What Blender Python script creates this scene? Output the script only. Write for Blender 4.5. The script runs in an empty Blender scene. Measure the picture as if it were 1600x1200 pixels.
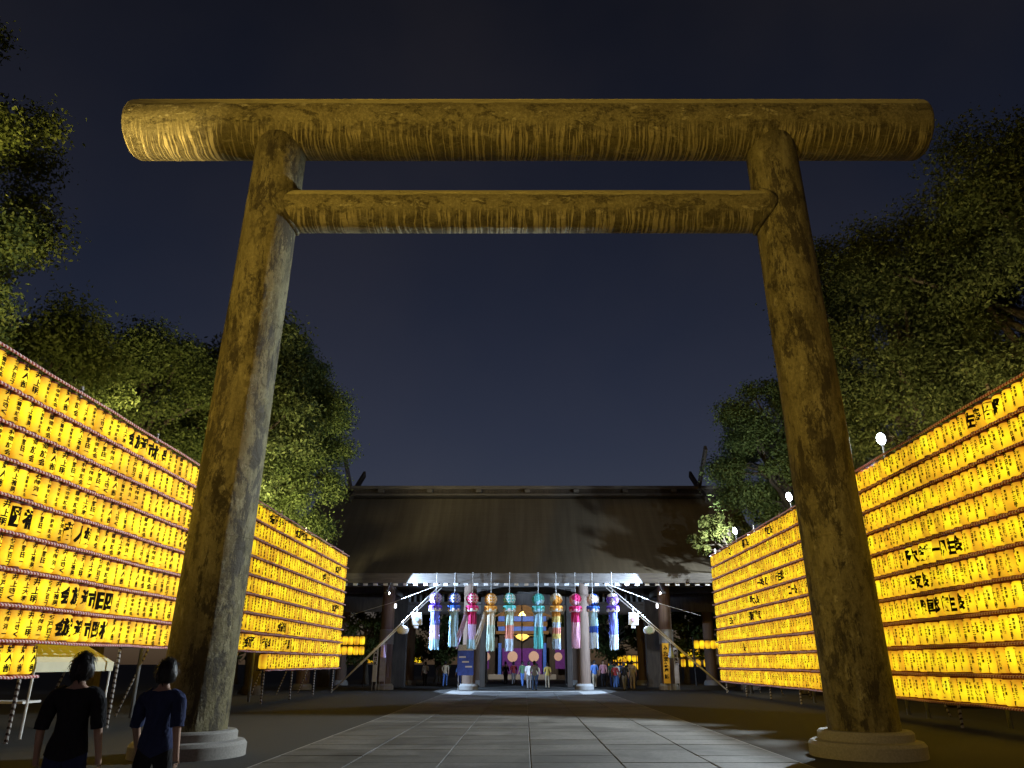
import bpy, bmesh, math, random
import numpy as np
from mathutils import Vector, Matrix, Euler

R = math.radians
rng = random.Random(11)
nrng = np.random.default_rng(11)
scene = bpy.context.scene
col = scene.collection

# ------------------------------------------------------------------ camera
F_PX, TILT, VX, CAM_Z = 1180.0, R(20.28), 820.0, 1.60
cam_d = bpy.data.cameras.new('camera')
cam_d.sensor_width = 36.0
cam_d.lens = F_PX / 1600 * 36
cam_d.shift_x = -(VX - 800) / 1600
cam_d.clip_end = 2000
cam = bpy.data.objects.new('camera', cam_d)
cam.location = (0, 0, CAM_Z)
cam.rotation_euler = (R(90) + TILT, 0, 0)
col.objects.link(cam)
scene.camera = cam

# ------------------------------------------------------------------ world, sun, exposure
world = bpy.data.worlds.new('World')
scene.world = world
world.use_nodes = True
wn, wl = world.node_tree.nodes, world.node_tree.links
wn.clear()
wo = wn.new('ShaderNodeOutputWorld')
sky = wn.new('ShaderNodeTexSky')
sky.sky_type = 'NISHITA'
sky.sun_disc = False
sky.sun_elevation = R(8)
sky.sun_rotation = R(180)
sky.air_density = 1.0
sky.dust_density = 0.6
bg1 = wn.new('ShaderNodeBackground')
bg1.inputs['Strength'].default_value = 0.0062
wsep = wn.new('ShaderNodeSeparateXYZ')       # night sky glows toward the horizon
wtc0 = wn.new('ShaderNodeTexCoord')
wl.new(wtc0.outputs['Generated'], wsep.inputs[0])
wmr = wn.new('ShaderNodeMapRange')
wmr.inputs[1].default_value, wmr.inputs[2].default_value = 0.10, 0.72
wmr.inputs[3].default_value, wmr.inputs[4].default_value = 2.10, 0.88
wl.new(wsep.outputs['Z'], wmr.inputs[0])
wmul = wn.new('ShaderNodeVectorMath')
wmul.operation = 'SCALE'
wl.new(sky.outputs[0], wmul.inputs[0])
wl.new(wmr.outputs[0], wmul.inputs['Scale'])
wtint = wn.new('ShaderNodeVectorMath')
wtint.operation = 'MULTIPLY'
wtint.inputs[1].default_value = (0.95, 0.80, 1.16)
wl.new(wmul.outputs[0], wtint.inputs[0])
wl.new(wtint.outputs[0], bg1.inputs['Color'])
bg2 = wn.new('ShaderNodeBackground')          # city glow on thin cloud
wtc = wn.new('ShaderNodeTexCoord')
wno = wn.new('ShaderNodeTexNoise')
wno.inputs['Scale'].default_value = 2.2
wno.inputs['Detail'].default_value = 4
wl.new(wtc.outputs['Generated'], wno.inputs['Vector'])
wcr = wn.new('ShaderNodeValToRGB')
wcr.color_ramp.elements[0].position = 0.40
wcr.color_ramp.elements[0].color = (0.0006, 0.0007, 0.0008, 1)
wcr.color_ramp.elements[1].position = 0.75
wcr.color_ramp.elements[1].color = (0.0085, 0.0066, 0.0046, 1)
wl.new(wno.outputs['Fac'], wcr.inputs['Fac'])
wl.new(wcr.outputs[0], bg2.inputs['Color'])
wadd = wn.new('ShaderNodeAddShader')
wl.new(bg1.outputs[0], wadd.inputs[0])
wl.new(bg2.outputs[0], wadd.inputs[1])
wl.new(wadd.outputs[0], wo.inputs['Surface'])

sun_d = bpy.data.lights.new('moon', 'SUN')
sun_d.energy = 0.012
sun_d.angle = R(0.5)
sun_d.color = (0.75, 0.85, 1.0)
sun = bpy.data.objects.new('moon', sun_d)
sun.rotation_euler = (R(50), 0, R(-20))
col.objects.link(sun)

vs = scene.view_settings
vs.view_transform = 'Standard'
vs.look = 'None'
vs.exposure = 0.0
vs.gamma = 1.0
vs.use_curve_mapping = False
cy = scene.cycles
cy.use_denoising = True
cy.max_bounces = 5
cy.diffuse_bounces = 3
cy.glossy_bounces = 2
cy.transmission_bounces = 3
cy.sample_clamp_indirect = 3.0
cy.caustics_reflective = False
cy.caustics_refractive = False


def lamp(name, kind, loc, target, energy, color, spot=None, blend=0.5, size=0.25):
    d = bpy.data.lights.new(name, kind)
    d.energy = energy
    d.color = color
    if kind == 'SPOT':
        d.spot_size = R(spot)
        d.spot_blend = blend
        d.shadow_soft_size = size
    o = bpy.data.objects.new(name, d)
    o.location = loc
    if target is not None:
        o.rotation_euler = (Vector(target) - Vector(loc)).to_track_quat('-Z', 'Y').to_euler()
    col.objects.link(o)
    return o


WARM = (1.0, 0.67, 0.13)
COOL = (0.80, 0.92, 1.0)
lamp('warm_front_light', 'SPOT', (-11.0, -5.0, 10.2), (0.5, 15.4, 10.8), 14500, WARM, 62, 0.85)
lamp('warm_side_light', 'SPOT', (-13.2, 12.2, 7.2), (-11.3, 14.7, 14.1), 11000, (1.0, 0.72, 0.24), 54, 0.3, 0.05)
for fy, en, aim, cone in ((25.2, 20000, (-6.0, 15.4, 1.2), 68), (34.9, 1700, (4.0, 46.0, 10.0), 150), (44.6, 3000, (3.0, 53.0, 10.0), 135)):
    lamp('flood_light', 'SPOT', (12.12, fy - 0.14, 8.85), aim, en, COOL, cone, 0.3, 0.07)
for sx in (-1, 1):
    lamp('eave_light', 'SPOT', (sx * 8.35, 48.1, 5.55), (-sx * 1.0, 49.6, 4.7), 8400, (0.48, 0.68, 1.0), 116, 0.10, 0.06)
# unseen lamps added on masts behind the lantern walls to brighten the trees
UP = [((-12.3, 13.6, 7.1), (-17.4, 19.0, 13.5), 3000, (1.0, .77, .35)), ((-12.3, 25.5, 7.1), (-18.2, 33.0, 13.5), 6500, (1.0, .82, .40)),
      ((-12.2, 36.0, 7.1), (-14.6, 43.5, 14.5), 6800, (1.0, .91, .50)), ((12.8, 21.5, 7.1), (22.5, 27.0, 15.5), 3600, (1.0, .80, .42)),
      ((12.8, 27.2, 7.1), (16.9, 31.5, 13.5), 1300, (1.0, .82, .45))]
for lo_, ai_, en_, co_ in UP:
    lamp('added_tree_light', 'SPOT', lo_, ai_, en_, co_, 120, 0.7, 0.4)


# ------------------------------------------------------------------ helpers
def at(px, py, Y):
    """world point seen at photograph pixel (px, py) on the upright plane at depth Y"""
    u, v = (px - VX) / F_PX, (600 - py) / F_PX
    c, s = math.cos(TILT), math.sin(TILT)
    dy, dz = c - v * s, s + v * c
    t = Y / dy
    return Vector((u * t, Y, CAM_Z + dz * t))


def proj(p):
    c, s = math.cos(TILT), math.sin(TILT)
    x, y, z = p[0], p[1], p[2] - CAM_Z
    zc, yc = y * c + z * s, z * c - y * s
    return VX + F_PX * x / zc, 600 - F_PX * yc / zc


class MB:
    def __init__(self):
        self.v, self.f, self.m = [], [], []

    def add(self, verts, faces, mi=0):
        b = len(self.v)
        self.v.extend([tuple(p) for p in verts])
        self.f.extend([tuple(b + i for i in f) for f in faces])
        self.m.extend([mi] * len(faces))
        return self

    def box(self, c, s, rot=None, mi=0, bev=0.0):
        hx, hy, hz = s[0] / 2, s[1] / 2, s[2] / 2
        if bev > 0:
            b = min(bev, hx * .9, hy * .9, hz * .9)
            pts, idx = [], {}
            for sx in (-1, 1):
                for sy in (-1, 1):
                    for sz in (-1, 1):
                        for k, p in enumerate(((hx, hy - b, hz - b), (hx - b, hy, hz - b), (hx - b, hy - b, hz))):
                            idx[(sx, sy, sz, k)] = len(pts)
                            pts.append(Vector((sx * p[0], sy * p[1], sz * p[2])))
            fs = []
            S = (-1, 1)
            g = lambda a, b_, c_, k: idx[(a, b_, c_, k)]
            for a in S:
                q = [g(a, -1, -1, 0), g(a, 1, -1, 0), g(a, 1, 1, 0), g(a, -1, 1, 0)]
                fs.append(q if a > 0 else q[::-1])
                q = [g(-1, a, -1, 1), g(-1, a, 1, 1), g(1, a, 1, 1), g(1, a, -1, 1)]
                fs.append(q if a > 0 else q[::-1])
                q = [g(-1, -1, a, 2), g(1, -1, a, 2), g(1, 1, a, 2), g(-1, 1, a, 2)]
                fs.append(q if a > 0 else q[::-1])
            for a in S:
                for b_ in S:
                    q = [g(a, b_, -1, 0), g(a, b_, -1, 1), g(a, b_, 1, 1), g(a, b_, 1, 0)]
                    fs.append(q if a * b_ > 0 else q[::-1])
                    q = [g(a, -1, b_, 0), g(a, 1, b_, 0), g(a, 1, b_, 2), g(a, -1, b_, 2)]
                    fs.append(q if a * b_ > 0 else q[::-1])
                    q = [g(-1, a, b_, 1), g(-1, a, b_, 2), g(1, a, b_, 2), g(1, a, b_, 1)]
                    fs.append(q if a * b_ > 0 else q[::-1])
                    for c_ in S:
                        q = [g(a, b_, c_, 0), g(a, b_, c_, 1), g(a, b_, c_, 2)]
                        fs.append(q if a * b_ * c_ > 0 else q[::-1])
        else:
            pts = [Vector((x, y, z)) for x in (-hx, hx) for y in (-hy, hy) for z in (-hz, hz)]
            fs = [(0, 1, 3, 2), (4, 6, 7, 5), (0, 4, 5, 1), (2, 3, 7, 6), (0, 2, 6, 4), (1, 5, 7, 3)]
        M = rot if rot is not None else Matrix.Identity(3)
        c = Vector(c)
        return self.add([M @ p + c for p in pts], fs, mi)

    def tube(self, pts, rad, n=8, caps=True, mi=0):
        pts = [Vector(p) for p in pts]
        if not isinstance(rad, (list, tuple)):
            rad = [rad] * len(pts)
        rings = []
        up = None
        for i, p in enumerate(pts):
            d = (pts[min(i + 1, len(pts) - 1)] - pts[max(i - 1, 0)]).normalized()
            if up is None:
                up = Vector((0, 0, 1)) if abs(d.z) < .9 else Vector((1, 0, 0))
            a = d.cross(up)
            if a.length < 1e-5:
                a = d.cross(Vector((0, 1, 0)))
            a.normalize()
            b = a.cross(d).normalized()
            up = b
            rings.append([p + rad[i] * (a * math.cos(t) + b * math.sin(t)) for t in (2 * math.pi * k / n for k in range(n))])
        vs_ = [q for r_ in rings for q in r_]
        fs = []
        for i in range(len(pts) - 1):
            for k in range(n):
                k2 = (k + 1) % n
                fs.append((i * n + k, i * n + k2, (i + 1) * n + k2, (i + 1) * n + k))
        if caps:
            fs.append(tuple(range(n))[::-1])
            fs.append(tuple((len(pts) - 1) * n + k for k in range(n)))
        return self.add(vs_, fs, mi)

    def lathe(self, prof, n=16, c=(0, 0, 0), mi=0, caps=True):
        vs_, fs = [], []
        for r_, z in prof:
            for k in range(n):
                a = 2 * math.pi * k / n
                vs_.append((c[0] + r_ * math.cos(a), c[1] + r_ * math.sin(a), c[2] + z))
        for i in range(len(prof) - 1):
            for k in range(n):
                k2 = (k + 1) % n
                fs.append((i * n + k, i * n + k2, (i + 1) * n + k2, (i + 1) * n + k))
        if caps:
            fs.append(tuple(range(n))[::-1])
            fs.append(tuple((len(prof) - 1) * n + k for k in range(n)))
        return self.add(vs_, fs, mi)

    def prism(self, poly, y0, y1, mi=0):
        """polygon in (x,z), counter-clockwise seen from -y, pushed from y0 to y1"""
        n = len(poly)
        vs_ = [(p[0], y0, p[1]) for p in poly] + [(p[0], y1, p[1]) for p in poly]
        fs = [tuple(range(n)), tuple(range(2 * n - 1, n - 1, -1))]
        for i in range(n):
            j = (i + 1) % n
            fs.append((j, i, n + i, n + j))
        return self.add(vs_, fs, mi)

    def mesh(self, name, mats, smooth=False):
        me = bpy.data.meshes.new(name)
        me.from_pydata(self.v, [], self.f)
        for m in (mats if isinstance(mats, (list, tuple)) else [mats]):
            me.materials.append(m)
        me.polygons.foreach_set('material_index', self.m)
        if smooth:
            me.polygons.foreach_set('use_smooth', [True] * len(self.f))
        me.update()
        return me

    def build(self, name, mats, parent=None, smooth=False, loc=None):
        return link(name, self.mesh(name, mats, smooth), parent, loc)


def link(name, me, parent=None, loc=None, rot=None):
    o = bpy.data.objects.new(name, me)
    col.objects.link(o)
    if parent is not None:
        o.parent = parent
    if loc is not None:
        o.location = loc
    if rot is not None:
        o.rotation_euler = rot
    return o


def smooth_angle(o, deg=40):
    me = o.data
    me.polygons.foreach_set('use_smooth', [True] * len(me.polygons))
    try:
        me.set_sharp_from_angle(angle=R(deg))
    except Exception:
        pass
    return o


def empty(name, loc=(0, 0, 0), rz=0.0):
    o = bpy.data.objects.new(name, None)
    o.empty_display_size = 0.3
    o.location = loc
    o.rotation_euler = (0, 0, rz)
    col.objects.link(o)
    return o


def tag(o, label=None, cat=None, group=None, kind=None):
    if label:
        o['label'] = label
    if cat:
        o['category'] = cat
    if group:
        o['group'] = group
    if kind:
        o['kind'] = kind
    return o


# ------------------------------------------------------------------ materials
class NT:
    def __init__(self, name, rough=0.7, base=(.5, .5, .5), metal=0.0, spec=0.3):
        self.m = bpy.data.materials.new(name)
        self.m.use_nodes = True
        self.t = self.m.node_tree
        self.b = self.t.nodes['Principled BSDF']
        self.b.inputs['Base Color'].default_value = (*base, 1)
        self.b.inputs['Roughness'].default_value = rough
        self.b.inputs['Metallic'].default_value = metal
        self.b.inputs['Specular IOR Level'].default_value = spec

    def n(self, typ, **kw):
        nd = self.t.nodes.new(typ)
        for k, v in kw.items():
            if hasattr(nd, k):
                setattr(nd, k, v)
        return nd

    def l(self, a, b):
        self.t.links.new(a, b)

    def coords(self, scale=(1, 1, 1), kind='Object'):
        tc = self.n('ShaderNodeTexCoord')
        mp = self.n('ShaderNodeMapping')
        mp.inputs['Scale'].default_value = scale
        self.l(tc.outputs[kind], mp.inputs['Vector'])
        return mp.outputs[0]

    def noise(self, vec, scale, detail=5, rough=.55, dist=0.0):
        t = self.n('ShaderNodeTexNoise')
        t.inputs['Scale'].default_value = scale
        t.inputs['Detail'].default_value = detail
        t.inputs['Roughness'].default_value = rough
        t.inputs['Distortion'].default_value = dist
        self.l(vec, t.inputs['Vector'])
        return t.outputs['Fac']

    def ramp(self, fac, stops):
        r_ = self.n('ShaderNodeValToRGB')
        e = r_.color_ramp.elements
        while len(e) < len(stops):
            e.new(0.5)
        for i, (p, c) in enumerate(stops):
            e[i].position = p
            e[i].color = (*c, 1) if len(c) == 3 else c
        self.l(fac, r_.inputs['Fac'])
        return r_.outputs[0]

    def mix(self, fac, a, b, mode='MIX'):
        mx = self.n('ShaderNodeMixRGB', blend_type=mode)
        for s, v in ((0, fac), (1, a), (2, b)):
            if isinstance(v, (int, float)):
                mx.inputs[s].default_value = v
            elif isinstance(v, tuple):
                mx.inputs[s].default_value = (*v, 1)
            else:
                self.l(v, mx.inputs[s])
        return mx.outputs[0]

    def math(self, op, a, b=None):
        mt = self.n('ShaderNodeMath', operation=op)
        for s, v in ((0, a), (1, b)):
            if v is None:
                continue
            if isinstance(v, (int, float)):
                mt.inputs[s].default_value = v
            else:
                self.l(v, mt.inputs[s])
        return mt.outputs[0]

    def color(self, out):
        self.l(out, self.b.inputs['Base Color'])
        return self

    def bump(self, h, strength=.4, dist=.02):
        bp = self.n('ShaderNodeBump')
        bp.inputs['Strength'].default_value = strength
        bp.inputs['Distance'].default_value = dist
        self.l(h, bp.inputs['Height'])
        self.l(bp.outputs[0], self.b.inputs['Normal'])
        return self


def plain(name, base, rough=.7, metal=0.0, var=.18, scale=6.0, spec=.3):
    """a colour with soft mottling"""
    t = NT(name, rough, base, metal, spec)
    v = t.coords()
    f = t.noise(v, scale, 5)
    lo = tuple(c * (1 - var) for c in base)
    hi = tuple(min(1, c * (1 + var)) for c in base)
    t.color(t.ramp(f, [(.3, lo), (.7, hi)]))
    return t.m


def emit(name, colr, strength):
    t = NT(name, .6, colr)
    t.b.inputs['Emission Color'].default_value = (*colr, 1)
    t.b.inputs['Emission Strength'].default_value = strength
    return t.m


def bronze(name, along, rad=.73):
    """weathered bronze; 'along' is the local axis of the cylinder: 'X' beams, 'Z' posts"""
    t = NT(name, .60, metal=.2, spec=.35)
    X = along == 'X'
    st = (.55, 1, 1) if X else (1, 1, .60)
    v = t.coords()
    vs_ = t.coords(st)
    big = t.noise(vs_, .9, 5, .6, .5)
    c = t.ramp(big, [(.32, (.100, .086, .040)), (.48, (.185, .162, .076)), (.60, (.130, .110, .048)), (.76, (.25, .225, .115))])
    # flaking layers: dark scabs and pale lime, both with crisp edges
    f1 = t.noise(vs_, 2.6, 10, .78, .2)
    dark = t.ramp(f1, [(.535, (0, 0, 0)), (.565, (1, 1, 1))])
    c = t.mix(t.math('MULTIPLY', dark, .9), c, (.040, .032, .016))
    mp2 = t.n('ShaderNodeMapping')
    mp2.inputs['Location'].default_value = (7.3, 2.1, 4.4)
    t.l(vs_, mp2.inputs['Vector'])
    f2 = t.noise(mp2.outputs[0], 3.6, 10, .78, .2)
    pale = t.ramp(f2, [(.555, (0, 0, 0)), (.60, (1, 1, 1))])
    c = t.mix(t.math('MULTIPLY', pale, .9), c, (.46, .42, .25))
    fine = t.noise(v, 16, 8, .78, .4)
    c = t.mix(.32, c, t.ramp(fine, [(.40, (.040, .033, .016)), (.50, (.150, .130, .062)), (.62, (.42, .38, .22))]))
    sep = t.n('ShaderNodeSeparateXYZ')
    tc = t.n('ShaderNodeTexCoord')
    t.l(tc.outputs['Object'], sep.inputs[0])
    h = t.math('ADD', t.math('MULTIPLY', dark, -.5), t.math('ADD', fine, t.math('MULTIPLY', pale, .5)))
    if X:
        # lime runs hanging from the lower part of the beam
        wob = t.noise(t.coords((.7, .7, .7)), 1.2, 3)
        xs = t.math('ADD', sep.outputs['X'], t.math('MULTIPLY', wob, .25))
        cx = t.n('ShaderNodeCombineXYZ')
        t.l(t.math('MULTIPLY', xs, 17.0), cx.inputs[0])
        t.l(t.math('MULTIPLY', sep.outputs['Z'], 1.3), cx.inputs[2])
        drip = t.noise(cx.outputs[0], 1.0, 3, .5, .45)
        run = t.ramp(drip, [(.50, (0, 0, 0)), (.56, (1, 1, 1))])
        low = t.n('ShaderNodeMapRange')
        low.inputs[1].default_value = -.30 * rad
        low.inputs[2].default_value = -.62 * rad
        t.l(t.math('ADD', sep.outputs['Z'], t.math('MULTIPLY', t.math('SUBTRACT', drip, .5), 1.0 * rad)), low.inputs[0])
        patch = t.ramp(big, [(.34, (.35, .35, .35)), (.55, (1, 1, 1))])
        msk = t.math('MULTIPLY', low.outputs[0], t.math('MULTIPLY', patch, .88))
        streak = t.mix(run, t.mix(.35, (.036, .028, .013), c), (.36, .31, .17))
        c = t.mix(msk, c, streak)
        h = t.math('ADD', h, t.math('MULTIPLY', t.math('MULTIPLY', run, msk), 1.2))
        top = t.n('ShaderNodeMapRange')      # paler sheet over the beam's crown, colour lightened further for light from above
        top.inputs[1].default_value = .33 * rad
        top.inputs[2].default_value = .40 * rad
        t.l(t.math('ADD', sep.outputs['Z'], t.math('MULTIPLY', t.math('SUBTRACT', f1, .5), .35)), top.inputs[0])
        c = t.mix(t.math('MULTIPLY', top.outputs[0], .75), c, (.44, .40, .20))
    else:
        run = t.noise(t.coords((2.4, 2.4, .42)), 1.6, 10, .80, .2)
        c = t.mix(.48, c, t.ramp(run, [(.36, (.026, .021, .012)), (.46, (.115, .097, .045)), (.57, (.22, .195, .10)), (.68, (.42, .39, .26))]))
        blot = t.noise(t.coords((1.2, 1.2, .40)), 1.6, 10, .80, .25)
        c = t.mix(t.ramp(blot, [(.505, (0, 0, 0)), (.54, (.88, .88, .88))]), c, (.034, .027, .016))
        h = t.math('ADD', h, t.math('MULTIPLY', blot, .8))
    t.color(c)
    t.bump(h, .7, .03)
    return t.m


M = {}
M['bronze_beam'] = bronze('bronze_beam', 'X')
M['bronze_tie'] = bronze('bronze_tie', 'X', .50)
M['bronze_post'] = bronze('bronze_post', 'Z')
M['bronze_dark'] = plain('bronze_dark', (.10, .075, .04), .6, .3)
M['granite'] = plain('granite', (.27, .26, .24), .8, scale=30)
M['black_metal'] = plain('black_metal', (.03, .03, .032), .5)
M['grey_metal'] = plain('grey_metal', (.35, .36, .37), .45, .5)
M['white_paint'] = plain('white_paint', (.74, .73, .70), .6, var=.08)
M['wood_dark'] = None
M['ink'] = plain('ink', (.014, .009, .005), .9, var=.1, spec=.1)
M['cap_red'] = plain('cap_red', (.16, .030, .018), .6)


def wood(name, lo, hi, axis_scale=(9, 9, .6), rough=.75):
    t = NT(name, rough)
    g = t.noise(t.coords(axis_scale), 1.5, 6, .6, .8)
    w = t.noise(t.coords(), .8, 4)
    c = t.ramp(g, [(.32, lo), (.68, hi)])
    c = t.mix(t.math('MULTIPLY', w, .5), c, tuple(x * .55 for x in lo))
    t.color(c)
    t.bump(g, .25, .01)
    return t.m


M['wood_column'] = wood('wood_column', (.13, .085, .06), (.23, .155, .11))
M['wood_dark'] = wood('wood_dark', (.040, .032, .026), (.085, .068, .055), (4, 4, .6))
M['wood_beam'] = wood('wood_beam', (.085, .075, .066), (.17, .15, .13), (.6, 6, 6))
M['wood_gold'] = wood('wood_gold', (.16, .085, .03), (.30, .17, .06), (1, 5, 5))


def roof_mat():
    t = NT('cypress_bark', .82, spec=.2)
    v = t.coords((.5, 5, 5))
    course = t.noise(t.coords((.25, 9, 9)), 1.6, 4, .6)
    st = t.noise(t.coords((2.4, .12, .12)), 1.0, 5, .6)
    c = t.ramp(course, [(.3, (.095, .078, .055)), (.7, (.140, .116, .082))])
    c = t.mix(.55, c, t.ramp(st, [(.35, (.105, .087, .062)), (.7, (.175, .148, .108))]))
    t.color(c)
    t.bump(course, .5, .04)
    return t.m


M['roof'] = roof_mat()


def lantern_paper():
    """washi lit from inside: the vertex attribute 'bulb' is painted lamp glow, with shade painted on the sides"""
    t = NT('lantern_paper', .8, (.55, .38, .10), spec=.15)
    a = t.n('ShaderNodeAttribute', attribute_name='glow_shade')
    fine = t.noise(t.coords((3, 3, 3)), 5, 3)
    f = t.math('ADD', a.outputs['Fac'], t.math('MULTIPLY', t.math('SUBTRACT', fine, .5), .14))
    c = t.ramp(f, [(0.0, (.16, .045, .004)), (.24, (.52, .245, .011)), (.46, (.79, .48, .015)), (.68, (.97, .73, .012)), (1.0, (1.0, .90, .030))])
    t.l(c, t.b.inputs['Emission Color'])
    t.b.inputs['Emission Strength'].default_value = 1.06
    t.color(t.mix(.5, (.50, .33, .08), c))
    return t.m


M['paper'] = lantern_paper()


def striped(name, ca, cb, vec, freq, thr=.5):
    t = NT(name, .6)
    tc = t.n('ShaderNodeTexCoord')
    dp = t.n('ShaderNodeVectorMath', operation='DOT_PRODUCT')
    dp.inputs[1].default_value = vec
    t.l(tc.outputs['Object'], dp.inputs[0])
    fr = t.math('FRACT', t.math('MULTIPLY', dp.outputs['Value'], freq))
    t.color(t.ramp(fr, [(thr - .03, ca), (thr + .03, cb)]))
    return t.m


M['rail_stripe'] = striped('rail_stripe', (.40, .05, .045), (.80, .60, .58), (0, 1, .9), 9.0)
M['pole_stripe'] = striped('pole_stripe', (.74, .70, .66), (.10, .07, .06), (0, .6, 1), 8.0, .62)


def leaf_mat(name, a, b, c):
    t = NT(name, .75, spec=.12)
    g = t.n('ShaderNodeNewGeometry')
    base = t.ramp(g.outputs['Random Per Island'], [(0, a), (.55, b), (1, c)])
    t.color(base)
    tr = t.n('ShaderNodeBsdfTranslucent')
    t.l(base, tr.inputs['Color'])
    mx = t.n('ShaderNodeMixShader')
    mx.inputs[0].default_value = .3
    t.l(t.b.outputs[0], mx.inputs[1])
    t.l(tr.outputs[0], mx.inputs[2])
    t.l(mx.outputs[0], t.t.nodes['Material Output'].inputs['Surface'])
    return t.m


M['leaf_dark'] = leaf_mat('leaf_dark', (.035, .048, .014), (.062, .080, .024), (.10, .115, .038))
M['leaf_mid'] = leaf_mat('leaf_mid', (.05, .072, .018), (.085, .115, .030), (.13, .16, .05))
M['leaf_pale'] = leaf_mat('leaf_pale', (.05, .062, .014), (.085, .092, .022), (.12, .12, .035))
M['bark'] = wood('bark', (.045, .036, .026), (.11, .09, .065), (6, 6, 1.2), .9)

# ------------------------------------------------------------------ ground and approach
def stone_ground():
    t = NT('asphalt_gravel', .9, spec=.2)
    a = t.noise(t.coords(), 40, 4)
    b = t.noise(t.coords(), .25, 4)
    c = t.ramp(a, [(.3, (.030, .029, .027)), (.7, (.075, .071, .065))])
    t.color(t.mix(t.math('MULTIPLY', b, .5), c, (.03, .028, .025)))
    t.bump(a, .4, .01)
    return t.m


M['ground'] = stone_ground()
g = MB()
S = 900
g.add([(-S, -S, 0), (S, -S, 0), (S, S, 0), (-S, S, 0)], [(0, 1, 2, 3)])
tag(g.build('ground', M['ground']), kind='structure')

path = MB().box((0.1, 28.0, .006), (9.2, 44.0, .012)).build('path', M['granite'])
tag(path, kind='structure')


def slab_mat():
    t = NT('paving_stone', .72, spec=.35)
    oi = t.n('ShaderNodeObjectInfo')
    a = t.noise(t.coords(), 18, 5)
    c = t.ramp(a, [(.3, (.085, .082, .076)), (.7, (.15, .145, .135))])
    c = t.mix(t.math('MULTIPLY', oi.outputs['Random'], .75), c, (.055, .052, .047))
    gp = t.n('ShaderNodeNewGeometry')
    stn = t.noise(gp.outputs['Position'], .55, 7, .65, .6)
    c = t.mix(t.ramp(stn, [(.45, (0, 0, 0)), (.62, (.8, .8, .8))]), c, (.035, .033, .030))
    t.color(c)
    t.bump(a, .25, .006)
    return t.m


M['slab'] = slab_mat()
slab_me = MB().box((0, 0, 0), (1.49, 0.99, .05), bev=.012).mesh('paving_slab', M['slab'])
for j in range(38):
    for i in range(6):
        if j > 33 and i in (0, 5):
            continue
        x = 0.1 + (i - 2.5) * 1.5
        y = 9.5 + j * 1.0
        o = link('paving_slab', slab_me, path, (x, y, .018 + rng.uniform(-.003, .003)))
        o.rotation_euler = (rng.uniform(-.002, .002), rng.uniform(-.002, .002), 0)

# ------------------------------------------------------------------ torii
TY, TXC = 15.4, 0.06
tor = empty('torii_gate', (TXC, TY, 0))
tag(tor, 'tall weathered bronze torii gate spanning the approach under yellow floodlight', 'torii')
KZ, KR, KL = 14.0, .728, 20.15      # top beam
pz_top = 13.55


def post(sx):
    b = at(315 if sx < 0 else 1333, 1036, TY)
    tpt = at(436 if sx < 0 else 1208, 262, TY)
    k = (tpt.x - b.x) / (tpt.z - b.z)
    x0 = b.x - k * b.z - TXC
    x1 = b.x + k * (pz_top - b.z) - TXC
    m = MB()
    n, ns = 48, 28
    prof = []
    for i in range(ns + 1):
        t = i / ns
        r_ = .637 - .046 * t
        cx = x0 + (x1 - x0) * t
        prof.append((cx, r_, .42 + (pz_top - .42) * t))
    vv, ff = [], []
    for cx, r_, z in prof:
        for q in range(n):
            a = 2 * math.pi * q / n
            dent = 1 + .006 * math.sin(3 * a + z * 1.3) + .004 * math.sin(7 * a - z * 2.1)
            vv.append((cx + r_ * dent * math.cos(a), r_ * dent * math.sin(a), z))
    for i in range(ns):
        for q in range(n):
            q2 = (q + 1) % n
            ff.append((i * n + q, i * n + q2, (i + 1) * n + q2, (i + 1) * n + q))
    ff.append(tuple(ns * n + q for q in range(n)))
    m.add(vv, ff)
    p = m.build('post', M['bronze_post'], tor, smooth=True)
    # casting seams and a riveted repair plate
    for zz in (3.95, 8.6):
        t = (zz - .42) / (pz_top - .42)
        cx, r_ = x0 + (x1 - x0) * t, .637 - .046 * t
        s = MB().lathe([(r_ - .01, -.014), (r_ + .006, -.008), (r_ + .006, .008), (r_ - .01, .014)], 48, (cx, 0, zz), caps=False)
        s.build('seam', M['bronze_post'], p, smooth=True)
    pp = at(382 if sx < 0 else 1288, 490 if sx < 0 else 648, TY - .66)
    zz = pp.z
    t = (zz - .42) / (pz_top - .42)
    cx, r_ = x0 + (x1 - x0) * t, .637 - .046 * t
    da = (pp.x - TXC - cx) / r_
    pl = MB()
    for (w, h, d, mi) in ((.44, .25, .006, 0), (.36, .17, .016, 1)):
        vv, ff = [], []
        for iz in (-1, 1):
            for q in range(7):
                a = -math.pi / 2 + math.asin(max(-.9, min(.9, da))) + (q / 6 - .5) * w / r_
                for rr in (r_ - .03, r_ + d):
                    vv.append((cx + rr * math.cos(a), rr * math.sin(a), zz + iz * h / 2))
        for q in range(6):
            A, B = q * 2, 14 + q * 2
            ff += [(A + 1, A + 3, B + 3, B + 1), (A, A + 1, A + 3, A + 2)[::-1], (B, B + 1, B + 3, B + 2)]
        ff += [(0, 1, 15, 14)[::-1], (12, 13, 27, 26)]
        pl.add(vv, ff, mi)
    pl.build('repair_plate', [M['bronze_post'], M['bronze_post']], p)
    base = MB().lathe([(1.02, 0), (1.02, .20), (.97, .26), (.84, .28), (.84, .40), (.80, .44), (.60, .44)], 48, (x0, 0, 0))
    smooth_angle(base.build('plinth', M['granite'], tor), 30)
    return x0, x1


pl_ = post(-1)
pr_ = post(1)


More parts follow.
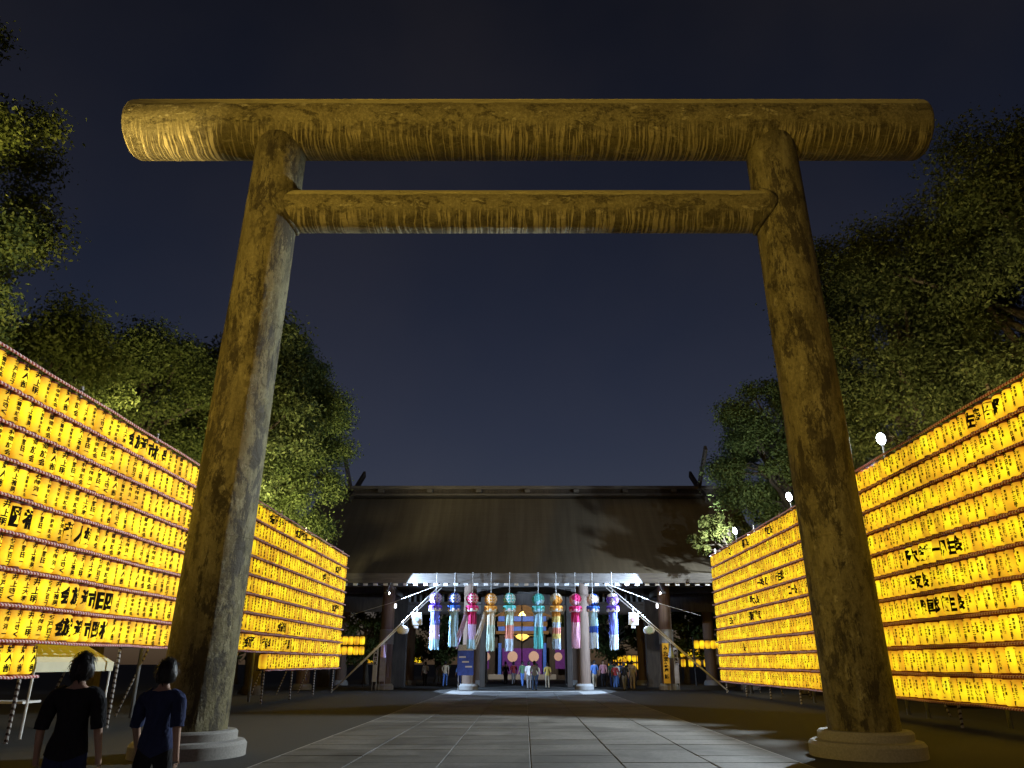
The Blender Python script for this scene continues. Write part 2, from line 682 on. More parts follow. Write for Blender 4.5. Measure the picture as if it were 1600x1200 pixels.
def beam(name, z, r_, xa, xb, round_end):
    n, ns = 56, 60
    m = MB()
    prof = []
    for i in range(ns + 1):
        t = i / ns
        prof.append((xa + (xb - xa) * t, 1.0))
    if round_end:
        prof = [(xa, .93), (xa + .05, .985)] + [(xa + .1 + (xb - xa - .2) * i / ns, 1.0) for i in range(ns + 1)] + [(xb - .05, .985), (xb, .93)]
    vv, ff = [], []
    for x, k in prof:
        for q in range(n):
            a = 2 * math.pi * q / n
            dent = 1 + .004 * math.sin(3 * a + x * .9)
            vv.append((x, r_ * k * dent * math.cos(a), r_ * k * dent * math.sin(a)))
    L = len(prof)
    for i in range(L - 1):
        for q in range(n):
            q2 = (q + 1) % n
            ff.append((i * n + q, i * n + q2, (i + 1) * n + q2, (i + 1) * n + q)[::-1])
    ff.append(tuple(range(n)))
    ff.append(tuple((L - 1) * n + q for q in range(n))[::-1])
    m.add(vv, ff)
    b = m.build(name, M['bronze_beam' if round_end else 'bronze_tie'], tor, loc=(0, 0, z))
    smooth_angle(b, 50)
    return b


bl, br_ = at(190, 190, TY - .62).x - TXC, at(1460, 190, TY - .62).x - TXC
kas = beam('top_beam', KZ, KR, bl, br_, True)
# lower edge of the cover sheet on top of the beam
sm = MB()
for sa in (38,):
    a = R(sa)
    pts = [(bl + .25 + i * (br_ - bl - .5) / 40, -(KR + .004) * math.cos(a), (KR + .004) * math.sin(a)) for i in range(41)]
    sm.tube(pts, .012, 6)
sm.build('cover_seam', M['bronze_beam'], kas)
nz = .5 * (at(825, 298, TY).z + at(825, 365, TY).z)
nr = .50
nuki = beam('tie_beam', nz, nr, pl_[0] + .25, pr_[0] - .25, False)
sm = MB()
for x0 in (-3.0, 2.2):
    sm.tube([(x0, -nr * math.cos(R(a)) - .004, nr * math.sin(R(a))) for a in range(28, 80, 8)], .008, 5)
sm.tube([(-3.0 + i * .26, -(nr + .004) * math.cos(R(28)), (nr + .004) * math.sin(R(28))) for i in range(21)], .008, 5)
sm.build('cover_seam', M['bronze_tie'], nuki)
for sx, (xa, xb) in ((-1, pl_), (1, pr_)):
    k = (nz - .42) / (pz_top - .42)
    xc = xa + (xb - xa) * k
    rr = .637 - .046 * k
    cm = MB()
    n = 40
    vv, ff = [], []
    for dd, r2 in ((0.0, nr + .01), (.0, nr + .06), (.10, nr + .05), (.10, nr + .005)):
        for q in range(n):
            a = 2 * math.pi * q / n
            y, z = r2 * math.cos(a), r2 * math.sin(a)
            xs = math.sqrt(max(rr * rr - min(abs(y), rr * .98) ** 2, 0))
            vv.append((xc - sx * (xs - .02 + dd), y, nz + z))
    for i in range(3):
        for q in range(n):
            q2 = (q + 1) % n
            f = (i * n + q, i * n + q2, (i + 1) * n + q2, (i + 1) * n + q)
            ff.append(f if sx > 0 else f[::-1])
    cm.add(vv, ff)
    cm.build('collar', M['bronze_post'], tor, smooth=True)

# ------------------------------------------------------------------ lantern walls
WALL = {-1: -10.73, 1: 11.24}
TOPZ, PITCH, DY = 7.62, .70, .385
Y0, Y1 = 13.2, 46.3
LR, LH = .190, .572
BIG = {
    -1: [(1, 197, '会族遺市橋豊'), (5, 2, '岡福'), (5, 96, '部人婦'), (7, 88, '会族遺市日四'), (8, 76, '会族遺市阪松'),
         (1, 412, '会話電気社'), (1, 455, '会友戦隊聯一十第'), (2, 519, '会友戦'), (3, 497, '会学'), (5, 512, '会友戦社'),
         (7, 427, '会議事'), (8, 377, '会事務'), (8, 402, '部青年'), (8, 438, '部局')],
    1: [(1, 1518, '佐藤昭郎'), (5, 1424, '予穴校第一期生会'), (6, 1432, '校友会'), (7, 1441, '戦車隊旅生会'),
        (1, 1198, '戦友会'), (1, 1160, '同期会'), (1, 1139, '口'), (1, 1106, '友会'), (4, 1182, '第一中会友'), (4, 1212, '衛生隊'),
        (5, 1172, '戸大人会'), (5, 1234, '二十会'), (6, 1172, '関東軍戦友'), (6, 1139, '生会'), (5, 1112, '会友'), (8, 1164, '会')],
}
SMALL = {
    -1: ['市遺族会', '町遺族会', '婦人部', '遺族会', '村遺族会', '入善町遺族会', '井上明', '井上大和', '婦人部', '石崎洋一', '田原遺族会',
         '北市遺族会', '一色町遺族会', '井上福男', '坂戸百子', '八野田一', '妙寺遺族会', '井上きく', '三重遺族会', '城南遺族会'],
    1: ['佐藤忠男', '第十三号', '第二十二号', '竹村久一', '大塚三郎', '第三号', '中田弘男', '今泉三郎', '植村一', '藤田安行', '石川正夫',
        '第十六号', '佐藤忠男', '鈴木久夫', '毎田一夫', '第二十四号', '平田正治', '山本三郎'],
}
PREFIX = ['東京都', '大阪防衛', '北海道', '昭和十九年', '新潟県']

allch = set(''.join(SMALL[-1] + SMALL[1] + PREFIX + [b[2] for s in BIG.values() for b in s]) + '献灯みたま祭天長地久奉納')
glyph_objs = {}
for ch in sorted(allch):
    for kind, off, res in (('s', .040, 1), ('b', .058, 2)):
        if kind == 'b' and not any(ch in b[2] for s in BIG.values() for b in s):
            continue
        cu = bpy.data.curves.new('glyph', 'FONT')
        cu.body = ch
        cu.align_x = 'CENTER'
        cu.align_y = 'CENTER'
        cu.resolution_u = res
        cu.offset = off
        cu.fill_mode = 'FRONT'
        o = bpy.data.objects.new('glyph', cu)
        col.objects.link(o)
        glyph_objs[(ch, kind)] = o
bpy.context.view_layer.update()
dg = bpy.context.evaluated_depsgraph_get()
GLY = {}
for key, o in glyph_objs.items():
    me = o.evaluated_get(dg).to_mesh()
    me.calc_loop_triangles()
    v = np.array([p.co[:2] for p in me.vertices]).reshape(-1, 2)
    f = [tuple(t.vertices) for t in me.loop_triangles]
    if len(v):
        lo, hi = v.min(0), v.max(0)
        if key[0] in '一二三':
            ctr = (lo + hi) / 2
            sc = max(hi - lo)
            v = (v - ctr) / sc
        else:
            v = (v - (lo + hi) / 2) / np.maximum(hi - lo, .35)
    GLY[key] = (v, f)
    o.evaluated_get(dg).to_mesh_clear()
for o in glyph_objs.values():
    cu = o.data
    bpy.data.objects.remove(o)
    bpy.data.curves.remove(cu)


def flat_text(cols, kind='s'):
    """cols: list of (text, u centre, glyph width, z top, glyph height)"""
    vv, ff = [], []
    for text, uc, w, zt, h in cols:
        for i, ch in enumerate(text):
            v, f = GLY[(ch, kind)]
            b = len(vv)
            zc = zt - h * (i + .5)
            for p in v:
                vv.append((uc + p[0] * w, 0.0, zc + p[1] * h * .90))
            ff += [tuple(b + q for q in t) for t in f]
    return vv, ff


def wrap_text(cols, kind, r_, cut):
    vv, ff = flat_text(cols, kind)
    bm = bmesh.new()
    bv = [bm.verts.new(p) for p in vv]
    for f in ff:
        try:
            bm.faces.new([bv[i] for i in f])
        except ValueError:
            pass
    us = [p[0] for p in vv]
    u = math.floor(min(us) / cut) * cut + cut
    while u < max(us):
        bmesh.ops.bisect_plane(bm, geom=list(bm.verts) + list(bm.edges) + list(bm.faces), plane_co=(u, 0, 0), plane_no=(1, 0, 0))
        u += cut
    bm.verts.ensure_lookup_table()
    out_v = []
    for i, p in enumerate(bm.verts):
        p.index = i
        a = p.co.x / r_
        out_v.append((r_ * math.sin(a), -r_ * math.cos(a), p.co.z))
    out_f = [tuple(v.index for v in f.verts) for f in bm.faces]
    bm.free()
    return out_v, out_f


def paper_geo(seed, nseg, full=True):
    r2 = random.Random(seed)
    prof = [(.125, -LH / 2), (.160, -LH / 2 + .018), (.182, -LH / 2 + .06), (LR - .002, -LH / 2 + .15), (LR, -.06), (LR, .06),
            (LR - .002, LH / 2 - .15), (.182, LH / 2 - .06), (.160, LH / 2 - .018), (.125, LH / 2)]
    if not full:
        prof = [prof[i] for i in (0, 2, 3, 6, 7, 9)]
    z0 = r2.uniform(-.10, .10)
    a0 = r2.uniform(0, 2 * math.pi)
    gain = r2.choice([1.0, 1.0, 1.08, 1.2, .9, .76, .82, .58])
    vv, glow_shade = [], []
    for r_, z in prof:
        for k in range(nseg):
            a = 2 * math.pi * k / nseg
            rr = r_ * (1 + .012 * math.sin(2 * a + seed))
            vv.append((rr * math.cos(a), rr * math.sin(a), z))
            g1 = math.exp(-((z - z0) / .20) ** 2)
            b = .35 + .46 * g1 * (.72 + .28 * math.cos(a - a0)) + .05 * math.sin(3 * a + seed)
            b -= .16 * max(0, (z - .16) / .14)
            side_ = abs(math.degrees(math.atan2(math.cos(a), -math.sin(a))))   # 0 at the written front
            b -= .24 * math.exp(-((side_ - 92) / 26) ** 2)  # shade painted on the sides to part neighbouring lanterns
            glow_shade.append(max(.12, b * gain))
    ff = []
    for i in range(len(prof) - 1):
        for k in range(nseg):
            k2 = (k + 1) % nseg
            ff.append((i * nseg + k, i * nseg + k2, (i + 1) * nseg + k2, (i + 1) * nseg + k))
    return vv, ff, glow_shade


def cap_geo(mb, z, up, c=(0, 0, 0), n=12, mi=0):
    s = 1 if up else -1
    pr = [(.128, z - s * .012), (.140, z), (.140, z + s * .034), (.10, z + s * .045)]
    if not up:
        pr = pr[::-1]
    mb.lathe(pr, n, c, mi)


paper_me, paper_src = [], []
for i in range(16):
    vv, ff, glow_shade = paper_geo(100 + i, 18)
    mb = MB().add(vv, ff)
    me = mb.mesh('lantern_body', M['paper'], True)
    at_ = me.attributes.new('glow_shade', 'FLOAT', 'POINT')
    at_.data.foreach_set('value', glow_shade)
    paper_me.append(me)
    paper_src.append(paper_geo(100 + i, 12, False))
capm = {}
for up in (True, False):
    mb = MB()
    cap_geo(mb, LH / 2 if up else -LH / 2, up)
    if up:
        mb.tube([(0, 0, LH / 2 + .03), (0, 0, LH / 2 + .085)], .006, 5)
    capm[up] = mb.mesh('cap', M['cap_red'])

letter_me = {}


def letter_geo(side, text, big, pre=None):
    key = (side, text, big, pre)
    if key in letter_me:
        return letter_me[key]
    if big:
        cols = [(text, 0, .37, .235, .47)]
        vv, ff = wrap_text(cols, 'b', LR + .006, .04)
    else:
        n = len(text)
        h = min(.55 / n, .18)
        zt = h * n / 2 + rng.uniform(-.02, .03)
        if side < 0:
            vv, ff = wrap_text([(text, 0, min(.20, h * 1.3), zt, h)], 's', LR + .006, .06)
        else:
            h2 = min(.42 / len(pre), .085)
            vv, ff = wrap_text([(text, -.04, min(.155, h * 1.25), zt, h), (pre, .095, .066, .20, h2)], 's', LR + .006, .06)
    me = MB().add(vv, ff).mesh('lettering', M['ink'])
    letter_me[key] = (me, vv, ff)
    return letter_me[key]


def col_y(px, side, row):
    z = TOPZ - (row - .5) * PITCH - CAM_Z
    return (F_PX * WALL[side] / (px - VX) - z * math.sin(TILT)) / math.cos(TILT)


recs = []
ncol = int((Y1 - .3 - Y0) / DY)
for side in (-1, 1):
    grid = {}
    for row, px, text in BIG[side]:
        y = col_y(px + (4 if side < 0 else 5), side, row)
        c0 = round((y - Y0 - .2) / DY)
        for i, ch in enumerate(text):
            c = c0 + i if side < 0 else c0 - i
            grid[(row, c)] = ch
    lastname = None
    for row in range(1, 11):
        for c in range(ncol):
            y = Y0 + .2 + c * DY
            if side < 0 and row == 9 and 17.5 < y < 33.0:
                continue
            if side < 0 and row == 10:
                continue
            if side < 0 and row in (6, 7, 8) and c < 14 and rng.random() < .7:
                nm = rng.choice(['井上明', '井上大和', '井上福男', '井上きく', '坂戸百子', '八野田一'])
            elif side < 0 and row == 9 and y < 18:
                nm = '婦人部'
            elif side > 0 and c < 9 and row < 6 and rng.random() < .8:
                nm = '佐藤忠男'
            elif side > 0 and row in (8, 9) and rng.random() < .7:
                nm = rng.choice(['第十三号', '第二十二号', '第三号', '第十六号', '第二十四号'])
            else:
                nm = rng.choice(SMALL[side])
            big = (row, c) in grid
            txt = grid[(row, c)] if big else nm
            pos = Vector((WALL[side], y, TOPZ - (row - .5) * PITCH - .005))
            pos.x += rng.uniform(-.012, .012)
            pos.z += rng.uniform(-.012, .008)
            recs.append(dict(side=side, row=row, c=c, pos=pos, txt=txt, big=big, pre=None if side < 0 or big else rng.choice(PREFIX),
                             yaw=(R(90) if side < 0 else R(-90)) + rng.uniform(-.16, .16), tilt=rng.uniform(-.03, .03), var=rng.randrange(16)))

for r_ in recs:
    px, py = proj(r_['pos'])
    r_['in'] = -12 < px < 1612 and py < 1215
    r_['d'] = (r_['pos'] - Vector((0, 0, CAM_Z))).length
ind = sorted([r_ for r_ in recs if r_['in']], key=lambda q: q['d'])[:300]
ind_ids = {id(q) for q in ind}
ORD = ['', 'first', 'second', 'third', 'fourth', 'fifth', 'sixth', 'seventh', 'eighth', 'ninth', 'tenth', 'eleventh', 'twelfth', 'thirteenth', 'fourteenth',
       'fifteenth', 'sixteenth', 'seventeenth', 'eighteenth', 'nineteenth', 'twentieth', 'twenty-first', 'twenty-second', 'twenty-third', 'twenty-fourth', 'twenty-fifth', 'twenty-sixth']
count = {}
for q in sorted(ind, key=lambda q: (q['side'], q['row'], q['c'])):
    k = (q['side'], q['row'])
    count[k] = count.get(k, 0) + 1
    q['k'] = count[k]
for q in ind:
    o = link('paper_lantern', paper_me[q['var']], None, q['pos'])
    o.rotation_euler = (q['tilt'], rng.uniform(-.02, .02), q['yaw'])
    sd = 'left' if q['side'] < 0 else 'right'
    row = 'top' if q['row'] == 1 else ORD[q['row']]
    lk = 'big black character' if q['big'] else 'small brush writing'
    lab = f"yellow paper lantern with {lk}, {row} row, {ORD[q['k']]} from {sd} picture edge"
    tag(o, lab, 'lantern', 'lit paper lanterns on the two walls')
    link('top_cap', capm[True], o)
    link('bottom_cap', capm[False], o)
    me = letter_geo(q['side'], q['txt'], q['big'], q['pre'])[0]
    link('lettering', me, o)
# the lanterns farther down both walls
V, Fc, Mi, Bu = [], [], [], []
for q in recs:
    if id(q) in ind_ids:
        continue
    ca, sa = math.cos(q['yaw']), math.sin(q['yaw'])
    p = q['pos']
    vv, ff, glow_shade = paper_src[q['var']]
    cb = MB()
    cap_geo(cb, -LH / 2, False, n=8)
    cap_geo(cb, LH / 2, True, n=8)
    _, tv, tf = letter_geo(q['side'], q['txt'], q['big'], q['pre'])
    for vs_, fs_, mi, bu in ((vv, ff, 0, glow_shade), (cb.v, cb.f, 1, None), (tv, tf, 2, None)):
        b = len(V)
        for x, y, z in vs_:
            V.append((p.x + ca * x - sa * y, p.y + sa * x + ca * y, p.z + z))
        Bu.extend(bu if bu is not None else [0.0] * len(vs_))
        for f in fs_:
            Fc.append(tuple(b + i for i in f))
        Mi.extend([mi] * len(fs_))
me = bpy.data.meshes.new('far_paper_lanterns')
me.from_pydata(V, [], Fc)
for m in ('paper', 'cap_red', 'ink'):
    me.materials.append(M[m])
me.polygons.foreach_set('material_index', Mi)
me.polygons.foreach_set('use_smooth', [mi == 0 for mi in Mi])
me.attributes.new('glow_shade', 'FLOAT', 'POINT').data.foreach_set('value', Bu)
me.update()
tag(link('far_paper_lanterns', me), 'rows of yellow paper lanterns farther down both walls', 'lanterns', kind='stuff')

for side in (-1, 1):
    W = WALL[side]
    fr = empty('lantern_rack', (W, 0, 0))
    sd = 'left' if side < 0 else 'right'
    tag(fr, f'striped pole rack that carries the {sd} wall of lanterns', 'rack')
    for i in range(11 if side > 0 else 10):
        z = TOPZ - i * PITCH + (.03 if i == 0 else 0)
        segs = [(Y0 - .2, Y1)]
        if side < 0 and i == 9:
            segs = [(Y0 - .2, 17.6), (32.8, Y1)]
        for a, b in segs:
            n = 24
            pts = [(-side * .145, a + (b - a) * k / n, z + .012 * math.sin(k * 2.1 + i)) for k in range(n + 1)]
            MB().tube(pts, .034, 8).build('rail', M['rail_stripe'], fr, True)
            pts = [(side * .16, a + (b - a) * k / n, z) for k in range(n + 1)]
            MB().tube(pts, .028, 6).build('rear_rail', M['black_metal'], fr, True)
    k = 0
    while 13.5 + 4.1 * k < Y1 + .4:
        y = min(13.5 + 4.1 * k, Y1 - .05)
        top = TOPZ + .40 + rng.uniform(-.06, .08)
        MB().tube([(side * .24, y, 0), (side * .24, y, top)], .04, 8).build('pole', M['pole_stripe'], fr, True)
        MB().tube([(side * .24, y, 5.4), (side * 2.2, y + .2, .02)], .03, 6).build('brace', M['pole_stripe'], fr, True)
        for i in range(0, 9, 1):
            MB().box((side * .04, y, TOPZ - i * PITCH + .015), (.42, .05, .045)).build('clamp', M['grey_metal'], fr)
        k += 1

# ------------------------------------------------------------------ shrine gate
GX = 0.1
gate = empty('shrine_gate', (GX, 57.5, 0))
tag(gate, 'large dark wooden shrine gate with thatched gable roof at end of approach', 'gate')
GY = 57.5
EY, EZ, RZ = 49.5, 6.98, 13.45       # front eave depth and height, ridge height
HL = 16.0                            # half length of the roof
half = GY - EY


def roof_z(d):                       # d: 0 at the eave, 1 at the ridge; a slight hollow curve
    return EZ + (RZ - EZ) * (d - .10 * math.sin(math.pi * d))


for sgn in (-1, 1):                  # front slope, rear slope
    m = MB()
    nd, nx = 14, 32
    vv = []
    for layer in (0, 1):
        for i in range(nd + 1):
            d = i / nd
            for j in range(nx + 1):
                x = -HL + 2 * HL * j / nx
                vv.append((x, sgn * half * (1 - d), roof_z(d) - (.42 * layer)))
    N = (nd + 1) * (nx + 1)
    ff = []
    for i in range(nd):
        for j in range(nx):
            a = i * (nx + 1) + j
            f = (a, a + 1, a + nx + 2, a + nx + 1)
            ff.append(f if sgn < 0 else f[::-1])
            f2 = tuple(N + q for q in f)
            ff.append(f2[::-1] if sgn < 0 else f2)
    for i in range(nd):
        a, b = i * (nx + 1), (i + 1) * (nx + 1)
        ff.append((a, b, N + b, N + a))
        ff.append((a + nx, N + a + nx, N + b + nx, b + nx))
    for j in range(nx):
        ff.append((j, N + j, N + j + 1, j + 1))
    m.add(vv, ff)
    rf = m.build('roof_slope', M['roof'], gate, smooth=False)
    # thick cut edge of the thatch and the board under it
    MB().box((0, sgn * (half + .03), EZ - .30), (2 * HL - .02, .10, .62), bev=.02).build('eave_board', M['wood_beam'], rf)
    for sx in (-1, 1):               # barge board along each gable edge
        pts = [Vector((sx * (HL + .05), sgn * half * (1 - i / 10), roof_z(i / 10) - .25)) for i in range(11)]
        b = MB()
        for i in range(10):
            p, q = pts[i], pts[i + 1]
            dv = q - p
            rot = Matrix.Rotation(math.atan2(dv.z, dv.y), 3, 'X')
            b.box((p + q) / 2, (.09, dv.length + .03, .55), rot)
        b.build('barge_board', M['wood_dark'], rf)

ridge = MB().box((0, 0, RZ + .20), (2 * HL - .6, 1.25, .16), bev=.02).build('ridge_beam', M['wood_beam'], gate)
MB().box((0, 0, RZ + .45), (2 * HL - .8, .62, .36)).build('ridge_core', M['wood_dark'], ridge)
MB().box((0, 0, RZ + .76), (2 * HL - .3, 1.05, .28), bev=.03).build('ridge_cap', M['wood_beam'], ridge)
for i in range(9):
    x = (i - 4) * 3.72 + .1
    MB().box((x, -.55, RZ + .47), (.42, .60, .24), Matrix.Rotation(R(8), 3, 'X'), bev=.02).build('ridge_block', M['wood_beam'], ridge)
for sx in (-1, 1):
    for sy in (-1, 1):
        m = MB()
        a = Vector((sx * 13.4 + .11 * sy, -sy * 1.3, RZ - .35))
        b = Vector((sx * 13.4 + .11 * sy, sy * 3.45, 16.55 if sy < 0 else 16.2))
        d = (b - a)
        rot = Matrix.Rotation(math.atan2(d.z, d.y), 3, 'X')
        m.box((a + b) / 2, (.20, d.length, .50), rot, bev=.02)
        m.build('forked_finial', M['wood_dark'], gate)

raft_me = MB().box((0, 0, 0), (.27, .16, .24), bev=.012).mesh('rafter_end', M['white_paint'])
rod_me = MB().box((0, 1.3, 0), (.19, 2.4, .17)).mesh('rafter', M['wood_dark'])
for i in range(49):
    x = (i - 24) * .642
    r_ = link('rafter', rod_me, gate, (x, -half + .16, EZ - .62), (R(8), 0, 0))
    link('rafter_end', raft_me, r_, (0, 0, 0))
# soffit boards above the rafters
MB().box((0, -half + 1.75, EZ - .35), (2 * HL - .4, 3.0, .05), Matrix.Rotation(R(8), 3, 'X')).build('soffit', M['wood_dark'], gate)
MB().box((0, half - 1.75, EZ - .35), (2 * HL - .4, 3.0, .05), Matrix.Rotation(R(-8), 3, 'X')).build('soffit', M['wood_dark'], gate)

# columns
for y, cols in ((-5.3, (-14.4, -9.15, -3.72, 3.72, 9.15, 14.4)), (5.3, (-14.4, -9.15, -3.72, 3.72, 9.15, 14.4))):
    for x in cols:
        c = MB().lathe([(.43, .35), (.43, 3.0), (.415, 6.7)], 24, (x, y, 0))
        cobj = smooth_angle(c.build('column', M['wood_column'], gate), 40)
        smooth_angle(MB().lathe([(.62, 0), (.62, .22), (.52, .36), (.40, .36)], 24, (x, y, 0)).build('stone_base', M['granite'], cobj), 30)
        if y < 0 and abs(x) > 8:
            s = MB().lathe([(.47, 2.75), (.47, 3.55), (.50, 3.56), (.50, 3.66), (.44, 3.67)], 24, (x, y, 0))
            smooth_angle(s.build('column_sleeve', M['white_paint'] if abs(x) > 20 else M['granite'], cobj), 30)
for x, w in ((-9.1, 1.0), (-3.1, .40), (3.1, .40), (9.1, 1.0), (-14.4, .8), (14.4, .8)):
    MB().box((x, 0, 3.35), (w, .55, 6.7), bev=.03).build('door_post', M['wood_dark'], gate)
for y in (-5.3, 0, 5.3):
    MB().box((0, y, 6.62), (30.4, .42, .46), bev=.03).build('tie_beam', M['wood_beam'], gate)
for xa, xb in ((-9.1, -3.1), (3.1, 9.1)):
    cx, L = (xa + xb) / 2, xb - xa - .02
    MB().box((cx, 0, 5.72), (L, .36, .16), bev=.02).build('transom_rail', M['grey_metal'] if False else M['wood_beam'], gate)
    MB().box((cx, 0, 5.33), (L, .24, .56)).build('transom_panel', M['wood_beam'], gate)
    MB().box((cx, 0, 4.98), (L, .40, .14), bev=.02).build('transom_rail', M['wood_dark'], gate)
    for k in range(13):
        x = xa + .55 + k * (xb - xa - 1.1) / 12
        MB().box((x, .02, 6.10), (.14, .12, .60)).build('grille_slat', M['granite'], gate)
MB().box((0, 0, 5.98), (6.2, .34, .78)).build('transom_panel', M['wood_dark'], gate)
for xa, xb in ((-14.4, -9.1), (9.1, 14.4)):
    MB().box(((xa + xb) / 2, 0, 5.75), (xb - xa - .02, .26, 1.3)).build('transom_panel', M['wood_dark'], gate)
for x in (-9.15, -3.72, 3.72, 9.15):
    for y0_ in (-5.3,):
        MB().box((x, -2.65, 6.25), (.26, 4.9, .36)).build('tie_beam', M['wood_beam'], gate)
        MB().box((x, 2.65, 6.25), (.26, 4.9, .36)).build('tie_beam', M['wood_beam'], gate)
# opened door leaves folded back against the passage
for sx in (-1, 1):
    MB().box((sx * 3.0, 1.75, 2.75), (.16, 2.7, 5.1), bev=.02).build('door_leaf', M['wood_dark'], gate)
# ceiling under the roof
MB().box((0, 0, 6.95), (30.0, 11.0, .06)).build('ceiling', M['wood_dark'], gate)
# small bracket lamps on the front columns
M['lamp_glass'] = emit('lamp_glass', (.95, .97, 1.0), 2.2)
M['lens'] = emit('flood_lens', (.86, .94, 1.0), 30.0)
for sx in (-1, 1):
    o = MB().tube([(sx * 8.75, -5.45, 5.30), (sx * 8.62, -5.75, 5.42)], .025, 6).box((sx * 8.62, -5.78, 5.30), (.16, .16, .06)).build('bracket', M['grey_metal'], gate)
    MB().lathe([(.05, -.16), (.08, -.12), (.08, .10), (.05, .13)], 10, (sx * 8.62, -5.78, 5.14)).build('lamp_glass', M['lamp_glass'], o)

# ------------------------------------------------------------------ floodlights (lamps set near the top of the script)
def floodlight(loc, aim, ground, label, mast_dx=.0, lens='lens', size=.36, mast=True):
    root = empty('floodlight', (loc[0] + mast_dx, loc[1], ground))
    tag(root, label, 'floodlight')
    L = Vector(loc) - root.location
    q = (Vector(aim) - Vector(loc)).to_track_quat('-Y', 'Z').to_matrix()
    h = MB().lathe([(size * .30, -.10), (size * .36, -.08), (size * .40, .06), (size * .40, .09), (size * .37, .09)], 18)
    h.v = [tuple(L + q @ Vector((x, -z, y))) for x, y, z in h.v]
    for k in range(5):
        h.box(L + q @ Vector(((k - 2) * size * .2, .11, 0)), (.02, .08, size * .7), q)
    hb = h.build('housing', M['black_metal'], root)
    dl = MB().lathe([(size * .30, -.012), (size * .36, 0), (size * .36, .02), (size * .30, .024)], 18)
    dl.v = [tuple(L + q @ Vector((x, -.09 - z, y))) for x, y, z in dl.v]
    dl.build('lens', M[lens], hb)
    if mast:
        MB().tube([(0, .12, 0), (0, .12, L.z + .25)], [.06, .045], 10).build('mast', M['grey_metal'], root, True)
    br = MB()
    for s in (-1, 1):
        br.tube([L + q @ Vector((s * size * .56, 0, 0)), L + q @ Vector((s * size * .56, .2, -.05))], .014, 6)
    br.tube([L + q @ Vector((-size * .56, .2, -.05)), L + q @ Vector((size * .56, .2, -.05))], .014, 6)
    br.build('bracket', M['grey_metal'], root)
    return root


FL = [('white floodlight on mast behind right lantern wall, nearest and brightest one', 25.2),
      ('white floodlight behind right lantern wall, seen at the torii post edge', 34.9),
      ('white floodlight behind right lantern wall, shining among low tree leaves', 44.6)]
for lab, fy in FL:
    floodlight((12.42, fy, 8.9), (1.0, fy - 3.0, 6.0), 0, lab, size=.56)
M['lens_warm'] = emit('flood_lens_warm', (1.0, .75, .35), 4.0)
floodlight((-11.25, -5.4, 10.22), (.5, 15.4, 9.0), 0, 'warm floodlight on mast beside the approach, aimed at the torii', lens='lens_warm')
floodlight((-13.25, 12.12, 7.0), (-11.3, 14.7, 14.1), 0, 'warm floodlight on mast behind left lanterns, aimed at torii beam end', lens='lens_warm')
UPL = ['tall left edge tree', 'broad left tree', 'dense tree by the left post', 'huge right edge tree', 'dark tree by the right post']
for (lo_, ai_, en_, co_), nm in zip(UP, UPL):  # fixtures for the added lamps that brighten the trees
    d_ = (Vector(ai_) - Vector(lo_)).normalized()
    floodlight(Vector(lo_) - d_ * .2, ai_, 0, f'added warm floodlight hidden behind the lanterns, aimed at the {nm}', lens='lens_warm', size=.3)
for sx, sd in ((-1, 'left'), (1, 'right')):
    loc = (sx * 8.5, 48.1, 5.66)
    rt = empty('eave_floodlight', loc)
    tag(rt, f'small bright floodlight under the {sd} part of the gate eave', 'floodlight')
    MB().box((0, 0, 0), (.30, .18, .16), bev=.02).build('housing', M['black_metal'], rt)
    MB().box((-sx * .155, 0, -.02), (.02, .15, .12)).build('lens', M['lens'], rt)
    MB().tube([(0, .05, .06), (0, 1.4, .80)], .02, 6).build('bracket', M['grey_metal'], rt)

# ------------------------------------------------------------------ tanabata streamers under the eave
def paper_col(name, c):
    t = NT(name, .65, spec=.2)
    w = t.n('ShaderNodeTexVoronoi')
    w.inputs['Scale'].default_value = 16
    t.l(t.coords(), w.inputs['Vector'])
    t.color(t.ramp(w.outputs['Distance'], [(.1, tuple(min(1, x * 1.08) for x in c)), (.6, tuple(x * .80 for x in c))]))
    return t.m


